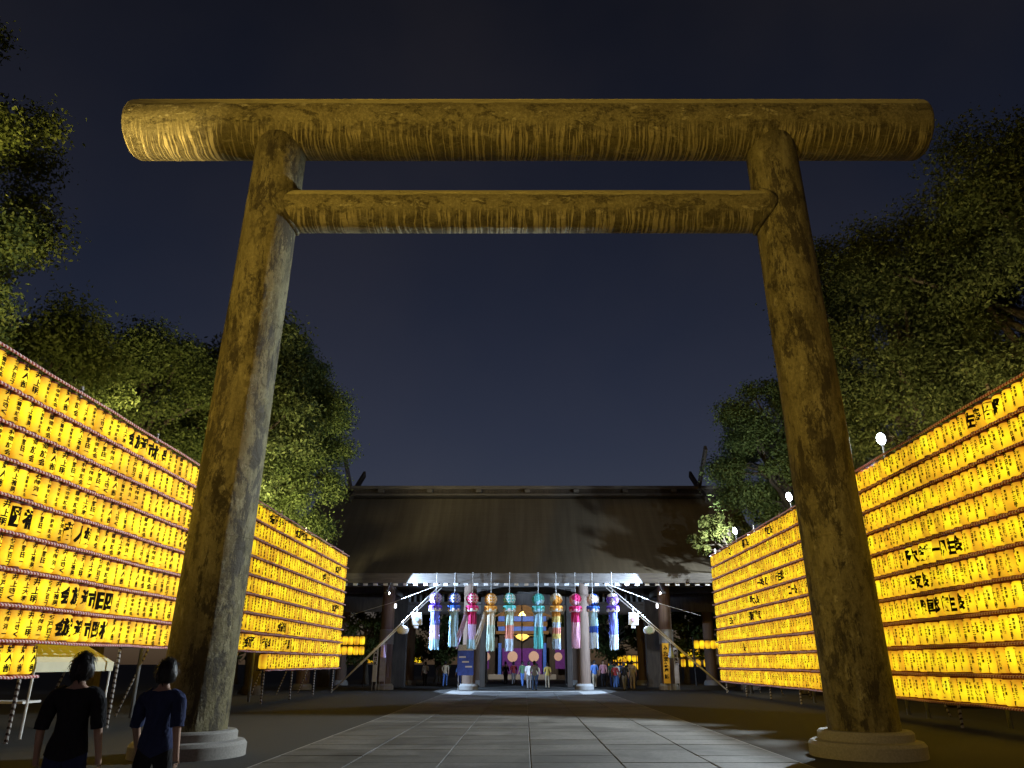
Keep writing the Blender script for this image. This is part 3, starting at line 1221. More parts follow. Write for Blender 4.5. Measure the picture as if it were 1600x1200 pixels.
PC = {k: paper_col('tissue_' + k, v) for k, v in dict(
    violet=(.16, .08, .62), blue=(.04, .12, .62), crimson=(.62, .03, .16), orange=(.80, .34, .05), teal=(.10, .48, .45), white=(.82, .80, .80),
    pink=(.84, .44, .60), lilac=(.66, .50, .82), sky=(.42, .70, .86), cream=(.80, .74, .60), mint=(.55, .74, .66), salmon=(.82, .30, .22),
    yellow=(.84, .66, .22), paleblue=(.58, .72, .90), indigo=(.17, .20, .66)).items()}
KUS = [
    (681, 'violet', 'white', 'lattice', [('indigo', .38), ('lilac', .36), ('sky', .26)], 'purple lattice ball streamer, leftmost under the eave, indigo to lilac tails'),
    (710, 'blue', 'white', 'lattice', [('sky', 1.0)], 'blue lattice ball streamer with plain sky blue tails'),
    (738, 'crimson', 'white', 'lattice', [('crimson', .36), ('lilac', .40), ('sky', .24)], 'crimson lattice ball streamer with crimson and lilac tails'),
    (767, 'orange', 'cream', 'lattice', [('cream', .35), ('mint', .65)], 'orange lattice ball streamer with cream tails and loose strips'),
    (796, 'teal', 'white', 'lattice', [('mint', .36), ('salmon', .34), ('paleblue', .30)], 'teal lattice ball streamer with green, salmon and blue tails'),
    (841, 'teal', 'sky', 'patch', [('sky', .42), ('teal', .58)], 'teal patched ball streamer with plain teal tails'),
    (869, 'orange', 'cream', 'patch', [('orange', .14), ('yellow', .16), ('paleblue', .14), ('salmon', .16), ('yellow', .14), ('paleblue', .26)], 'orange patched ball streamer with rainbow banded tails'),
    (899, 'crimson', 'pink', 'patch', [('crimson', .30), ('pink', .70)], 'pink patched ball streamer with crimson and pink tails'),
    (926, 'blue', 'white', 'patch', [('sky', .40), ('blue', .18), ('paleblue', .42)], 'blue and white patched ball streamer with blue banded tails'),
    (957, 'violet', 'white', 'patch', [('indigo', .62), ('paleblue', .38)], 'violet and white patched ball streamer, rightmost under the eave'),
]
for ki, (px, ca, cb, style, bands, lab) in enumerate(KUS):
    kr = random.Random(500 + ki)
    p = at(px, 936 + (ki > 5) * 1, 49.0)
    p.z += kr.uniform(-.04, .04)
    root = empty('ball_streamer', p)
    tag(root, lab, 'streamer', 'ball streamers hung along the gate eave')
    rad = .375
    b = MB()
    nu, nv = 20, 13
    vv, fs, mi = [], [], []
    for i in range(nv + 1):
        th = math.pi * i / nv
        for j in range(nu):
            ph = 2 * math.pi * (j + (.5 if i % 2 else 0)) / nu
            rr = rad * (1 + (.08 if (i + j) % 2 else -.03) * math.sin(th))
            vv.append((rr * math.sin(th) * math.cos(ph), rr * math.sin(th) * math.sin(ph), rr * math.cos(th)))
    patches = [(kr.uniform(-1, 1), kr.uniform(-1, 1), kr.uniform(-.8, .8)) for _ in range(9)]
    for i in range(nv):
        for j in range(nu):
            j2 = (j + 1) % nu
            if i % 2 == 0:
                tr = [(i * nu + j, (i + 1) * nu + j, i * nu + j2), (i * nu + j2, (i + 1) * nu + j, (i + 1) * nu + j2)]
            else:
                tr = [(i * nu + j, (i + 1) * nu + j, (i + 1) * nu + j2), (i * nu + j, (i + 1) * nu + j2, i * nu + j2)]
            for k, t in enumerate(tr):
                if style == 'lattice':
                    sel = 1 if (k == 0 and i % 2 == 0 and 2 < i < nv - 3) or (k == 1 and i % 2 == 1 and 2 < i < nv - 3 and j % 2) else 0
                else:
                    c = Vector([sum(vv[q][a] for q in t) / 3 / rad for a in range(3)])
                    dmin = min(range(9), key=lambda q: (c - Vector(patches[q]).normalized()).length)
                    sel = dmin % 2
                fs.append(t)
                mi.append(sel)
    for t, s in zip(fs, mi):
        b.f.append(t)
        b.m.append(s)
    b.v = vv
    b.build('ball', [PC[ca], PC[cb]], root)
    MB().tube([(0, 0, rad), (0, .05, 1.05 - (p.z - 5.95))], .012, 5).build('cord', M['white_paint'], root)
    rg = MB()
    n = 28
    vv, fs = [], []
    for zi, z in enumerate((-.40, -.48, -.58, -.68, -.76)):
        for k in range(n):
            a = 2 * math.pi * k / n
            r2 = (.36, .40, .385, .40, .34)[zi] * (1 + .05 * (k % 2))
            vv.append((r2 * math.cos(a), r2 * math.sin(a), z))
    for zi in range(4):
        for k in range(n):
            k2 = (k + 1) % n
            rg.m.append(1 if (zi >= 2) and (k % 4 < 2 or zi == 3) else 0)
            rg.f.append((zi * n + k, (zi + 1) * n + k, (zi + 1) * n + k2, zi * n + k2))
    rg.v = vv
    rg.build('ruffle', [PC[ca], PC[cb]], root)
    st = MB()
    ns, length = 20, 2.22 + kr.uniform(-.12, .12)
    cumul = [0]
    for _, h in bands:
        cumul.append(cumul[-1] + h)
    flare = .275 + kr.uniform(-.02, .04)
    for s in range(ns):
        a = 2 * math.pi * s / ns + kr.uniform(-.05, .05)
        sway = kr.uniform(-.05, .05)
        w = .075
        zs = []
        for bi in range(len(bands)):
            nn = max(2, int(8 * bands[bi][1]))
            for q in range(nn):
                zs.append((cumul[bi] + bands[bi][1] * q / nn, bi))
        zs.append((1.0, len(bands) - 1))
        ln = length * (1 + kr.uniform(-.02, .02))
        pts = []
        for t, bi in zs:
            rr = .27 + (flare - .27) * t + .022 * math.sin(t * 7 + s * 2.3) + kr.uniform(-.012, .012)
            aa = a + sway * t
            c = Vector((rr * math.cos(aa), rr * math.sin(aa), -.72 - ln * t))
            tg = Vector((-math.sin(aa), math.cos(aa), 0)) * (w / 2)
            pts.append((c - tg, c + tg))
        for q in range(len(pts) - 1):
            st.add([pts[q][0], pts[q][1], pts[q + 1][1], pts[q + 1][0]], [(0, 1, 2, 3)], zs[q][1])
    st.build('tails', [PC[c] for c, _ in bands], root)
    if ki in (2, 3):                      # strips blown to the side
        for k in range(3):
            ls = MB()
            pa = [Vector((-.30 - .05 * k - .62 * (t / 6) ** 1.4 - .06 * k * t / 6, -.1 * k, -.75 - (2.2 - .12 * k) * t / 6)) for t in range(7)]
            for t in range(6):
                ls.add([pa[t] - Vector((.05, 0, 0)), pa[t] + Vector((.05, 0, 0)), pa[t + 1] + Vector((.05, 0, 0)), pa[t + 1] - Vector((.05, 0, 0))], [(0, 1, 2, 3)])
            ls.build('loose_strip', PC['lilac' if ki == 2 else 'white'], root)

# slanting white poles with paper ornaments, guy ropes
orn_white = paper_col('ornament_white', (.80, .80, .80))
for sx in (-1, 1):
    sd = 'left' if sx < 0 else 'right'
    pt = at(690 if sx < 0 else 947, 912, 48.7)
    pb = at(560 if sx < 0 else 1092, 1040, 47.6)
    d = pb - pt
    pb2 = pt + d * ((pt.z) / (pt.z - pb.z)) * .995
    root = empty('slanted_pole', pb2)
    tag(root, f'pair of slanted white poles leaning to the eave beside the {sd} column', 'poles')
    for k in range(2):
        off = Vector((0, .03 * k, -.24 * k))
        MB().tube([Vector((0, 0, .02)) + off * 0, (pt - pb2) + off], [.036, .030], 8).build('pole', M['white_paint'], root, True)
    rp = MB()
    a = pt
    for tx, ty in ((545 if sx < 0 else 1095, 962 if sx < 0 else 962),):
        e = at(tx, ty, 50.5)
        rp.tube([a - pb2, (a + e) / 2 - pb2 - Vector((0, 0, .12)), e - pb2], .011, 5)
    rp.build('guy_rope', M['white_paint'], root)
    orn = [(.30, 'tag', 'white paper tag'), (.47, 'gourd', 'round white paper ornament'), (.70, 'cone', 'small paper cone ornament')]
    for f, kind, nm in orn:
        p = pt + d * f + Vector((-.0, -.10, -.08))
        ro = empty('paper_ornament', p)
        tag(ro, f'{nm} hanging from the slanted poles on the {sd}', 'ornament')
        MB().tube([(0, 0, 0), (0, 0, -.22)], .01, 4).build('string', M['white_paint'], ro)
        if kind == 'tag':
            m = MB().box((0, 0, -.62), (.62, .06, .72), Matrix.Rotation(R(4 * sx), 3, 'Y'), bev=.02)
            m.box((-.03, 0, -1.06), (.26, .05, .2), bev=.01)
            m.build('card', orn_white, ro)
            dc = MB().lathe([(.14, -.01), (.14, .01)], 12)
            dc.v = [(x, -.045 + z, -.62 + y) for x, y, z in dc.v]
            dc.build('blossom', PC['pink'] if sx > 0 else PC['paleblue'], ro)
        elif kind == 'gourd':
            m = MB().lathe([(.02, -.20), (.20, -.24), (.34, -.36), (.36, -.50), (.28, -.64), (.06, -.70)], 14)
            m.v = [(x, y * .45, z) for x, y, z in m.v]
            smooth_angle(m.build('shade', orn_white, ro), 60)
            if sx > 0:
                q = MB().lathe([(.2, -.01), (.2, .01)], 10)
                q.v = [(x, -.175 + z, -.46 + y) for x, y, z in q.v]
                q.build('leaf_print', PC['mint'], ro)
        else:
            smooth_angle(MB().lathe([(.02, -.22), (.10, -.55), (.18, -.85), (.15, -.93), (.05, -.95)], 10).build('cone', PC['lilac'] if sx < 0 else PC['paleblue'], ro), 60)

# ------------------------------------------------------------------ boards and banners by the columns
def put_text(name, cols, mat, parent, loc, kind='s'):
    vv, ff = flat_text(cols, kind)
    o = MB().add(vv, ff).build(name, mat, parent, loc=loc)
    return o


M['ink_flat'] = M['ink']
M['board_white'] = plain('board_white', (.62, .62, .60), .6, var=.06)
M['board_yellow'] = plain('board_yellow', (.78, .42, .03), .6, var=.08)
M['board_blue'] = plain('board_blue', (.04, .09, .45), .5, var=.3, scale=4)
M['board_grey'] = plain('board_grey', (.36, .34, .36), .6, var=.25, scale=3)


def board(px, pyt, Y, w, z0, mat, label, name='notice_board', text=None, tmat=None, pink=False):
    p = at(px, pyt, Y)
    h = p.z - z0
    rt = empty(name, (p.x, Y, 0))
    tag(rt, label, 'board')
    MB().box((0, 0, z0 + h / 2), (w, .05, h), bev=.012).build('panel', mat, rt)
    for s in (-1, 1):
        MB().tube([(s * w * .42, .045, 0), (s * w * .42, .045, z0 + h * .9)], .022, 6).build('leg', M['grey_metal'], rt)
    if text:
        n = len(text)
        gh = min(h * .9 / n, w * .8)
        put_text('lettering', [(text, 0, gh * .85, z0 + h * .95, gh)], tmat or M['ink'], rt, (0, -.031, 0))
    return rt


board(588, 1012, 51.0, .30, .5, M['board_white'], 'narrow white notice board at the left column foot', text='天長地久')
b_ = board(600, 1005, 51.15, .40, .5, M['board_grey'], 'grey poster board beside the narrow white one at left column')
MB().box((0, -.03, 2.45), (.34, .012, .5)).build('poster', PC['lilac'], b_)
board(1039, 1005, 50.9, .42, .4, M['board_yellow'], 'yellow banner with black writing at the right column foot', 'banner', text='みたま祭奉納')
board(1055, 1012, 50.8, .30, .4, M['board_grey'], 'narrow grey notice board beside the yellow banner', text='奉納献灯')
sb = board(728, 1010, 49.5, 1.0, .9, M['board_blue'], 'blue festival sign board with a pale yellow top, left of centre')
MB().box((0, -.03, 2.50), (.94, .012, .34)).build('top_strip', PC['cream'], sb)
for k in range(3):
    MB().box((-.2 + .2 * k, -.03, 1.95 - .28 * k), (.42, .012, .09)).build('print', M['board_white'], sb)

# ------------------------------------------------------------------ hall front seen through the gate
HY = 84.0
hall = empty('worship_hall', (at(816, 1000, HY).x, HY, 0))
tag(hall, 'ornate golden gabled hall front with blue bands and purple curtain', 'hall')
hx = hall.location.x
M['gold'] = NT('gold_leaf', .35, (.80, .52, .12), .75).m
M['band_blue'] = plain('band_blue', (.05, .15, .62), .5)
M['curtain'] = plain('curtain_purple', (.13, .03, .22), .8)
M['crest'] = plain('crest_cloth', (.78, .52, .40), .7, var=.05)


def hz(py):
    return at(816, py, HY).z


sc_ = HY / 1258.0
g1 = MB()
wr = 40 * sc_
zt, zb = hz(944), hz(963)
MB().prism([(-wr, zb), (wr, zb), (wr * .86, zb + .15), (0, zt), (-wr * .86, zb + .15)], 0, .4).build('gable', M['wood_gold'], hall)
for s in (-1, 1):
    for k, f in enumerate((1.0, .62)):
        a, b = Vector((0, -.12 - .06 * k, zt - .05 - .5 * k)), Vector((s * wr * f * 1.12, -.12 - .06 * k, zb - .02))
        d = b - a
        rot = Matrix.Rotation(-math.atan2(d.z, d.x), 3, 'Y')
        MB().box((a + b) / 2, (d.length, .14, .16), rot).build('barge_board', M['wood_gold'], hall)
MB().prism([(-.42, zb + .03), (.42, zb + .03), (0, zb + .55)], -.3, -.05).build('gold_ornament', M['gold'], hall)
for y0, y1, m, d, w in ((963, 971, 'band_blue', .3, 38), (971, 979, 'wood_gold', .15, 40), (979, 986, 'band_blue', .3, 38), (986, 991, 'wood_gold', .45, 42),
                        (991, 1013, 'wood_dark', .1, 36)):
    zc, h = (hz(y0) + hz(y1)) / 2, hz(y0) - hz(y1)
    MB().box((0, .2 - d / 2 + .2, zc), (2 * w * sc_, .6 + d, h - .004), bev=.02).build('lintel', M[m], hall)
for k in (-1, 0, 1):
    MB().lathe([(.02, -.14), (.14, -.08), (.2, 0), (.14, .08), (.02, .14)], 10, (k * 1.25, -.12, hz(975))).build('gold_fitting', M['gold'], hall)
MB().prism([(-.75, hz(994)), (-.5, hz(998)), (0, hz(1002)), (.5, hz(998)), (.75, hz(994)), (.4, hz(991)), (-.4, hz(991))], -.5, -.3).build('gold_ornament', M['gold'], hall)
for s in (-1, 1):
    MB().tube([(s * 1.9, -.4, hz(994)), (s * .75, -.4, hz(994) + .05)], .06, 6).build('gold_fitting', M['gold'], hall)
    MB().box((s * 35 * sc_, -.55, hz(1005) / 2), (.34, .34, hz(1005)), bev=.03).build('blue_post', M['band_blue'], hall)
    MB().box((s * 33 * sc_, .3, hz(990) / 2), (.5, .5, hz(990)), bev=.03).build('pillar', M['wood_dark'], hall)
cw, ct = 31 * sc_, hz(1013)
m = MB()
nx = 28
vv, ff = [], []
for i in (0, 1):
    for j in range(nx + 1):
        x = -cw + 2 * cw * j / nx
        vv.append((x, -.45 + .04 * math.sin(j * 1.6), ct if i == 0 else .55))
for j in range(nx):
    ff.append((j, nx + 1 + j, nx + 2 + j, j + 1))
m.add(vv, ff)
cur = m.build('curtain', M['curtain'], hall, True)
for x in (801, 834):
    p = at(x, 1026, HY)
    cr = MB()
    n = 32
    vv = [(p.x - hx, -.53, p.z)]
    for k in range(n):
        a = 2 * math.pi * k / n
        rr = .52 * (1 + (.03 if k % 2 else 0))
        vv.append((p.x - hx + rr * math.cos(a), -.53, p.z + rr * math.sin(a)))
    cr.add(vv, [(0, 1 + k, 1 + (k + 1) % n) for k in range(n)])
    cr.build('crest', M['crest'], cur)
MB().box((0, 3.2, 2.6), (9.0, 5.0, 5.2)).build('hall_body', M['wood_dark'], hall)
for s in (-1, 1):
    MB().box((s * 4.0, -.2, hz(1030)), (1.1, .1, 1.9)).build('side_curtain', M['curtain'], hall)
    cr = MB().lathe([(.42, -.01), (.42, .01)], 20)
    cr.v = [(s * 3.75 + x, -.27 + z, hz(1026) + y) for x, y, z in cr.v]
    cr.build('crest', M['crest'], hall)
MB().box((0, .8, .25), (7.0, 4.0, .5), bev=.05).build('step', M['granite'], hall)
lamp('hall_light', 'SPOT', (hx, 74.0, 7.2), (hx, HY, 4.2), 3600, (1.0, .90, .78), 80, .5)
floodlight((hx, 73.8, 7.35), (hx, HY, 3.6), 0, 'floodlight on mast in the inner court facing the golden hall', size=.3, lens='lens_warm')

# rows of lit lanterns in the inner court
def court_rack(name, x0, x1, Y, zs, label, gap=.42):
    rt = empty(name, ((x0 + x1) / 2, Y, 0))
    tag(rt, label, 'lanterns')
    cx = (x0 + x1) / 2
    MB().tube([(x0 - cx - .2, .2, 0), (x0 - cx - .2, .2, zs[0] + .5)], .04, 6).build('pole', M['black_metal'], rt)
    MB().tube([(x1 - cx + .2, .2, 0), (x1 - cx + .2, .2, zs[0] + .5)], .04, 6).build('pole', M['black_metal'], rt)
    for z in zs:
        MB().tube([(x0 - cx - .2, .2, z + .36), (x1 - cx + .2, .2, z + .36)], .03, 6).build('rail', M['black_metal'], rt)
        x = x0
        while x < x1:
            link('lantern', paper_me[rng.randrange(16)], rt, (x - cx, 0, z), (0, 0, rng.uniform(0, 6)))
            x += gap


court_rack('lantern_row', -13.6, -11.9, 58.5, [3.15, 2.45], 'short double lantern row behind the left lantern wall end')
court_rack('lantern_row', 12.9, 14.9, 60.0, [2.9], 'lantern row behind the right lantern wall end')
court_rack('lantern_row', 8.3, 12.2, 78.0, [2.0, 1.3], 'lantern rows in the court, right of the outer door post', .46)
court_rack('lantern_row', 13.0, 15.6, 66.0, [2.35, 1.6], 'paper lantern rows seen low beyond the right column', .62)
court_rack('lantern_row', -15.5, -10.3, 80.0, [1.9], 'lantern row in the court, left of centre')

# ------------------------------------------------------------------ trees
def leaves_mesh(name, clumps, per, size, mat, seed, flat=.75):
    r_ = np.random.default_rng(seed)
    P, Nn = [], []
    for (c, rc, k) in clumps:
        n = int(per * k)
        d = r_.normal(size=(n, 3))
        d /= np.linalg.norm(d, axis=1, keepdims=True)
        rad = rc * (r_.random(n) ** .45) * (1 + .22 * r_.normal(size=n))
        p = np.array(c) + d * rad[:, None] * np.array([1, 1, flat])
        nn = d * .6 + r_.normal(size=(n, 3)) * .6 + np.array([0, 0, .35])
        P.append(p)
        Nn.append(nn)
    P, Nn = np.concatenate(P), np.concatenate(Nn)
    Nn /= np.linalg.norm(Nn, axis=1, keepdims=True)
    n = len(P)
    ref = r_.normal(size=(n, 3))
    a = np.cross(Nn, ref)
    a /= np.linalg.norm(a, axis=1, keepdims=True)
    b = np.cross(Nn, a)
    s = size * (.6 + .8 * r_.random(n))[:, None]
    fold = Nn * s * .18
    v = np.stack([P - a * s, P - b * s * .48 - fold, P + a * s, P + b * s * .48 - fold], 1).reshape(-1, 3)
    me = bpy.data.meshes.new(name)
    me.vertices.add(4 * n)
    me.vertices.foreach_set('co', v.ravel())
    me.loops.add(4 * n)
    me.loops.foreach_set('vertex_index', np.arange(4 * n, dtype=np.int32))
    me.polygons.add(n)
    me.polygons.foreach_set('loop_start', np.arange(0, 4 * n, 4, dtype=np.int32))
    me.materials.append(mat)
    me.update(calc_edges=True)
    return me


def tree(label, x, y, ctr, rad, nclump, rc, leaves, size, mat, seed, trunk_r=.35, name='broadleaf_tree', open_=.25):
    """ctr: crown centre height; rad: (rx, ry, rz)"""
    r_ = random.Random(seed)
    root = empty(name, (x, y, 0))
    tag(root, label, 'tree', 'trees around the approach')
    cl = []
    tries = 0
    while len(cl) < nclump and tries < nclump * 40:
        tries += 1
        d = Vector((r_.gauss(0, 1), r_.gauss(0, 1), r_.gauss(0, 1))).normalized()
        k = r_.uniform(.35, 1.0) ** .5
        p = Vector((d.x * rad[0] * k, d.y * rad[1] * k, ctr + d.z * rad[2] * k))
        q = rc * r_.uniform(.6, 1.25)
        if any((p - c[0]).length < (q + c[1]) * open_ for c in cl):
            continue
        cl.append((p, q, (q / rc) ** 2))
    tot = sum(c[2] for c in cl)
    cr = link('crown', leaves_mesh('crown', [(tuple(c[0]), c[1], c[2]) for c in cl], leaves / tot, size, mat, seed), root)
    cr['kind'] = 'stuff'
    fork = max(2.0, ctr - rad[2] * .75)
    top = Vector((r_.uniform(-.5, .5), r_.uniform(-.5, .5), ctr + rad[2] * .25))
    MB().tube([(0, 0, 0), (.05, .02, .5), (r_.uniform(-.2, .2), r_.uniform(-.2, .2), fork), top], [trunk_r * 1.5, trunk_r, trunk_r * .8, trunk_r * .3], 10).build('trunk', M['bark'], root, True)
    lm = MB()
    for p, q, _ in cl[::max(1, len(cl) // 22)]:
        s = Vector((0, 0, r_.uniform(fork, max(fork + .3, min(p.z, top.z)))))
        mid = (s + p) / 2 + Vector((r_.uniform(-.4, .4), r_.uniform(-.4, .4), r_.uniform(0, .5)))
        lm.tube([s, mid, p], [trunk_r * .42, trunk_r * .25, trunk_r * .08], 6)
    lo = lm.build('limbs', M['bark'], root, True)
    lo['kind'] = 'stuff'
    return root


tree('tall tree at the left picture edge behind the lantern wall', -17.3, 17.8, 12.8, (3.6, 3.6, 7.4), 90, 1.15, 150000, .070, M['leaf_mid'], 21, .42)
tree('small leafy tree low at left edge above the top lanterns', -17.2, 24.0, 10.2, (3.2, 2.8, 3.4), 46, 1.0, 55000, .075, M['leaf_mid'], 31, .28)
tree('broad tree behind the left wall, between edge tree and torii post', -19.4, 36.0, 13.2, (5.0, 4.5, 4.9), 78, 1.25, 110000, .086, M['leaf_mid'], 22, .45)
tree('dark tree standing behind the left torii post', -15.9, 40.5, 14.2, (3.9, 3.8, 6.2), 56, 1.35, 50000, .12, M['leaf_dark'], 23, .45)
tree('dense rounded tree just right of the left torii post', -14.7, 43.6, 13.0, (3.8, 3.4, 8.2), 104, 1.2, 160000, .082, M['leaf_mid'], 24, .45)
tree('huge dark tree at the right picture edge behind lanterns', 22.6, 27.5, 15.0, (7.6, 6.0, 8.6), 150, 1.65, 230000, .084, M['leaf_dark'], 25, .6)
tree('dark tree right of the right torii post', 16.9, 31.5, 14.4, (4.6, 4.2, 7.4), 94, 1.4, 140000, .080, M['leaf_dark'], 26, .5)
tree('dark tree behind the right torii post, side lit by floodlight', 15.3, 43.5, 13.0, (4.2, 3.4, 4.9), 64, 1.1, 70000, .090, M['leaf_mid'], 27, .4)
tree('low bright tree around the farthest floodlight', 12.9, 47.0, 8.5, (2.7, 1.2, 1.9), 36, .42, 5200, .12, M['leaf_pale'], 28, .2)
tree('dark tree far behind the roof, left side', -24, 66, 9.0, (6, 5, 6), 40, 1.8, 14000, .28, M['leaf_dark'], 29, .5)
tree('dark tree far behind the roof, right side', 24, 64, 9.5, (6, 5, 6.5), 40, 1.8, 14000, .28, M['leaf_dark'], 30, .5)
IN = [(-12.6, 64, 4.2, 'bushy tree beyond the gate, left of the outer column'), (-7.6, 70, 3.8, 'bushy tree beyond the gate in the left doorway'), (-3.6, 90, 4.6, 'tree beyond the gate just left of the hall'),
      (4.9, 90, 4.6, 'tree beyond the gate just right of the hall'), (7.6, 70, 4.0, 'bushy tree beyond the gate in the right doorway'), (13.2, 66, 4.2, 'bushy tree beyond the gate, right of the outer column')]
for k, (x, y, h, lab) in enumerate(IN):
    tree(lab, x, y, h, (3.0, 1.8, 2.4), 30, .9, 9000, .15, M['leaf_mid'], 40 + k, .22, 'court_tree')
lamp('court_light', 'POINT', (-9.6, 61.5, 5.9), None, 1400, (.95, .97, 1.0))
lamp('court_light', 'POINT', (9.6, 61.5, 5.9), None, 1400, (.95, .97, 1.0))
for sx, sd in ((-1, 'left'), (1, 'right')):
    rt = empty('court_lamp', (sx * 9.6, 61.5, 0))
    tag(rt, f'lamp hung on a post inside the gate, {sd} side', 'lamp')
    MB().tube([(0, 0, 0), (0, 0, 6.2), (0, -.0, 6.3)], .05, 8).build('pole', M['black_metal'], rt)
    MB().lathe([(.05, 6.3), (.3, 6.25), (.33, 6.2), (.05, 6.32)], 12).build('shade', M['black_metal'], rt)

# ------------------------------------------------------------------ tent under the left wall
p = at(120, 1036, 21.5)
tent = empty('market_tent', (-13.0, 20.3, 0))
tag(tent, 'cream canvas market tent under the left lantern wall', 'tent')
M['canvas'] = plain('canvas', (.62, .60, .44), .8, var=.08, scale=2)
m = MB()
hw, ez, pz = 1.75, 1.62, 2.75
vv = [(-hw, -hw, ez), (hw, -hw, ez), (hw, hw, ez), (-hw, hw, ez), (-.5, 0, pz), (.5, 0, pz)]
m.add(vv, [(0, 1, 5, 4), (1, 2, 5), (2, 3, 4, 5), (3, 0, 4)])
for a, b in ((0, 1), (1, 2), (2, 3), (3, 0)):
    A, B = Vector(vv[a]), Vector(vv[b])
    m.add([A, B, B - Vector((0, 0, .22)), A - Vector((0, 0, .22))], [(0, 3, 2, 1)])
m.build('canopy', M['canvas'], tent)
for sx in (-1, 1):
    for sy in (-1, 1):
        MB().tube([(sx * 1.7, sy * 1.7, 0), (sx * 1.7, sy * 1.7, ez)], .03, 8).build('leg', M['white_paint'], tent)
MB().box((0, -1.2, .75), (3.0, .7, .05)).build('counter', M['white_paint'], tent)

# ------------------------------------------------------------------ people
M['skin'] = plain('skin', (.46, .29, .21), .55, var=.08)
M['hair'] = plain('hair', (.014, .011, .010), .45, var=.3, spec=.5)
def cloth(name, base):
    t = NT(name, .88, base, spec=.15)
    f = t.noise(t.coords((1, 1, .55)), 7, 4, .55, 1.5)
    w = t.noise(t.coords(), 130, 2)
    t.color(t.ramp(f, [(.3, tuple(x * .8 for x in base)), (.7, tuple(min(1, x * 1.2) for x in base))]))
    t.bump(t.math('ADD', f, t.math('MULTIPLY', w, .05)), 1.0, .05)
    return t.m


CLOTH = {k: cloth('cloth_' + k.replace(' ', '_'), v) for k, v in {
    'white': (.62, .61, .59), 'black': (.022, .022, .025), 'navy': (.03, .04, .10), 'grey': (.20, .20, .21), 'red': (.36, .05, .05), 'blue': (.08, .16, .40),
    'beige': (.42, .35, .25), 'green': (.08, .16, .09), 'pink': (.55, .27, .32), 'yellow': (.60, .45, .12)}.items()}


def person_mesh(seed, stride, arm):
    r_ = random.Random(seed)
    bm_v, bm_e, rad = [], [], []

    def V_(p, r1, r2=None):
        bm_v.append(p)
        rad.append((r1, r2 or r1))
        return len(bm_v) - 1
    pel = V_((0, 0, .94), .125, .105)
    sp = V_((0, .01, 1.08), .118, .095)
    ch = V_((0, .005, 1.26), .135, .10)
    up = V_((0, -.005, 1.38), .10, .08)
    nk = V_((0, .0, 1.46), .052)
    hd = V_((0, .015, 1.53), .06)
    E = [(pel, sp), (sp, ch), (ch, up), (up, nk), (nk, hd)]
    hands = []
    for s in (-1, 1):
        hip = V_((s * .095, 0, .88), .088)
        kn = V_((s * .10, .5 * stride * s + .03, .49), .058)
        an = V_((s * .10, stride * s - .02, .09), .038)
        he = V_((s * .10, stride * s - .02, .045), .04)
        to = V_((s * .115, stride * s + .16, .035), .032)
        E += [(pel, hip), (hip, kn), (kn, an), (an, he), (he, to)]
        sh = V_((s * .185, 0, 1.375), .056)
        el = V_((s * .235, -.03 - .3 * stride * s, 1.11), .042)
        if arm and s > 0:
            wr = V_((s * .20, .20, 1.22), .028)
            hn = V_((s * .18, .25, 1.28), .032)
        else:
            wr = V_((s * .255, .05 - .7 * stride * s, .87), .028)
            hn = V_((s * .255, .07 - .8 * stride * s, .80), .034)
        E += [(up, sh), (sh, el), (el, wr), (wr, hn)]
        hands.append((s, Vector(bm_v[wr]), Vector(bm_v[hn])))
    me = bpy.data.meshes.new('skel')
    me.from_pydata(bm_v, E, [])
    o = bpy.data.objects.new('skel', me)
    col.objects.link(o)
    md = o.modifiers.new('s', 'SKIN')
    md.use_smooth_shade = True
    for i, sv in enumerate(me.skin_vertices[0].data):
        sv.radius = rad[i]
        sv.use_root = (i == 0)
    sb = o.modifiers.new('u', 'SUBSURF')
    sb.levels = sb.render_levels = 1
    bpy.context.view_layer.update()
    dg = bpy.context.evaluated_depsgraph_get()
    m2 = o.evaluated_get(dg).to_mesh()
    mb = MB()
    mb.add([v.co[:] for v in m2.vertices], [tuple(f.vertices) for f in m2.polygons])
    o.evaluated_get(dg).to_mesh_clear()
    bpy.data.objects.remove(o)
    # head with brow, nose, chin and ears
    vv, ff = [], []
    nu, nv = 16, 12
    for i in range(nv + 1):
        th = math.pi * i / nv
        for j in range(nu):
            ph = 2 * math.pi * j / nu
            x, y, z = .076 * math.sin(th) * math.cos(ph), .098 * math.sin(th) * math.sin(ph), .118 * math.cos(th)
            if z < -.02:
                x *= 1 - .25 * min(1, (-z - .02) / .09)
                y = y * .92 + .008
            if y > .07 and abs(x) < .02 and -.035 < z < .015:
                y += .022
            if abs(x) > .07 and abs(y) < .03 and -.03 < z < .03:
                x *= 1.16
            if y > .06 and .01 < z < .03 and .015 < abs(x) < .05:
                y -= .008
            vv.append((x, y + .02, z + 1.60))
    for i in range(nv):
        for j in range(nu):
            j2 = (j + 1) % nu
            ff.append((i * nu + j, (i + 1) * nu + j, (i + 1) * nu + j2, i * nu + j2))
    mb.add(vv, ff)
    for s, w, h in hands:
        d = (h - w).normalized()
        side = Vector((0, 1, 0)) if abs(d.y) < .7 else Vector((0, 0, 1))
        side = (side - d * side.dot(d)).normalized()
        for k, (o_, ln) in enumerate(((-.026, .062), (-.009, .074), (.009, .070), (.026, .055))):
            a = h + side * o_ + d * .015
            mb.tube([a, a + d * ln * .55, a + d * ln * .9 + Vector((-s * .018, 0, 0))], [.0095, .0085, .006], 5)
        a = h + side * .03 - d * .02
        mb.tube([a, a + side * .025 + d * .025, a + side * .03 + d * .05], [.011, .010, .007], 5)
    return mb


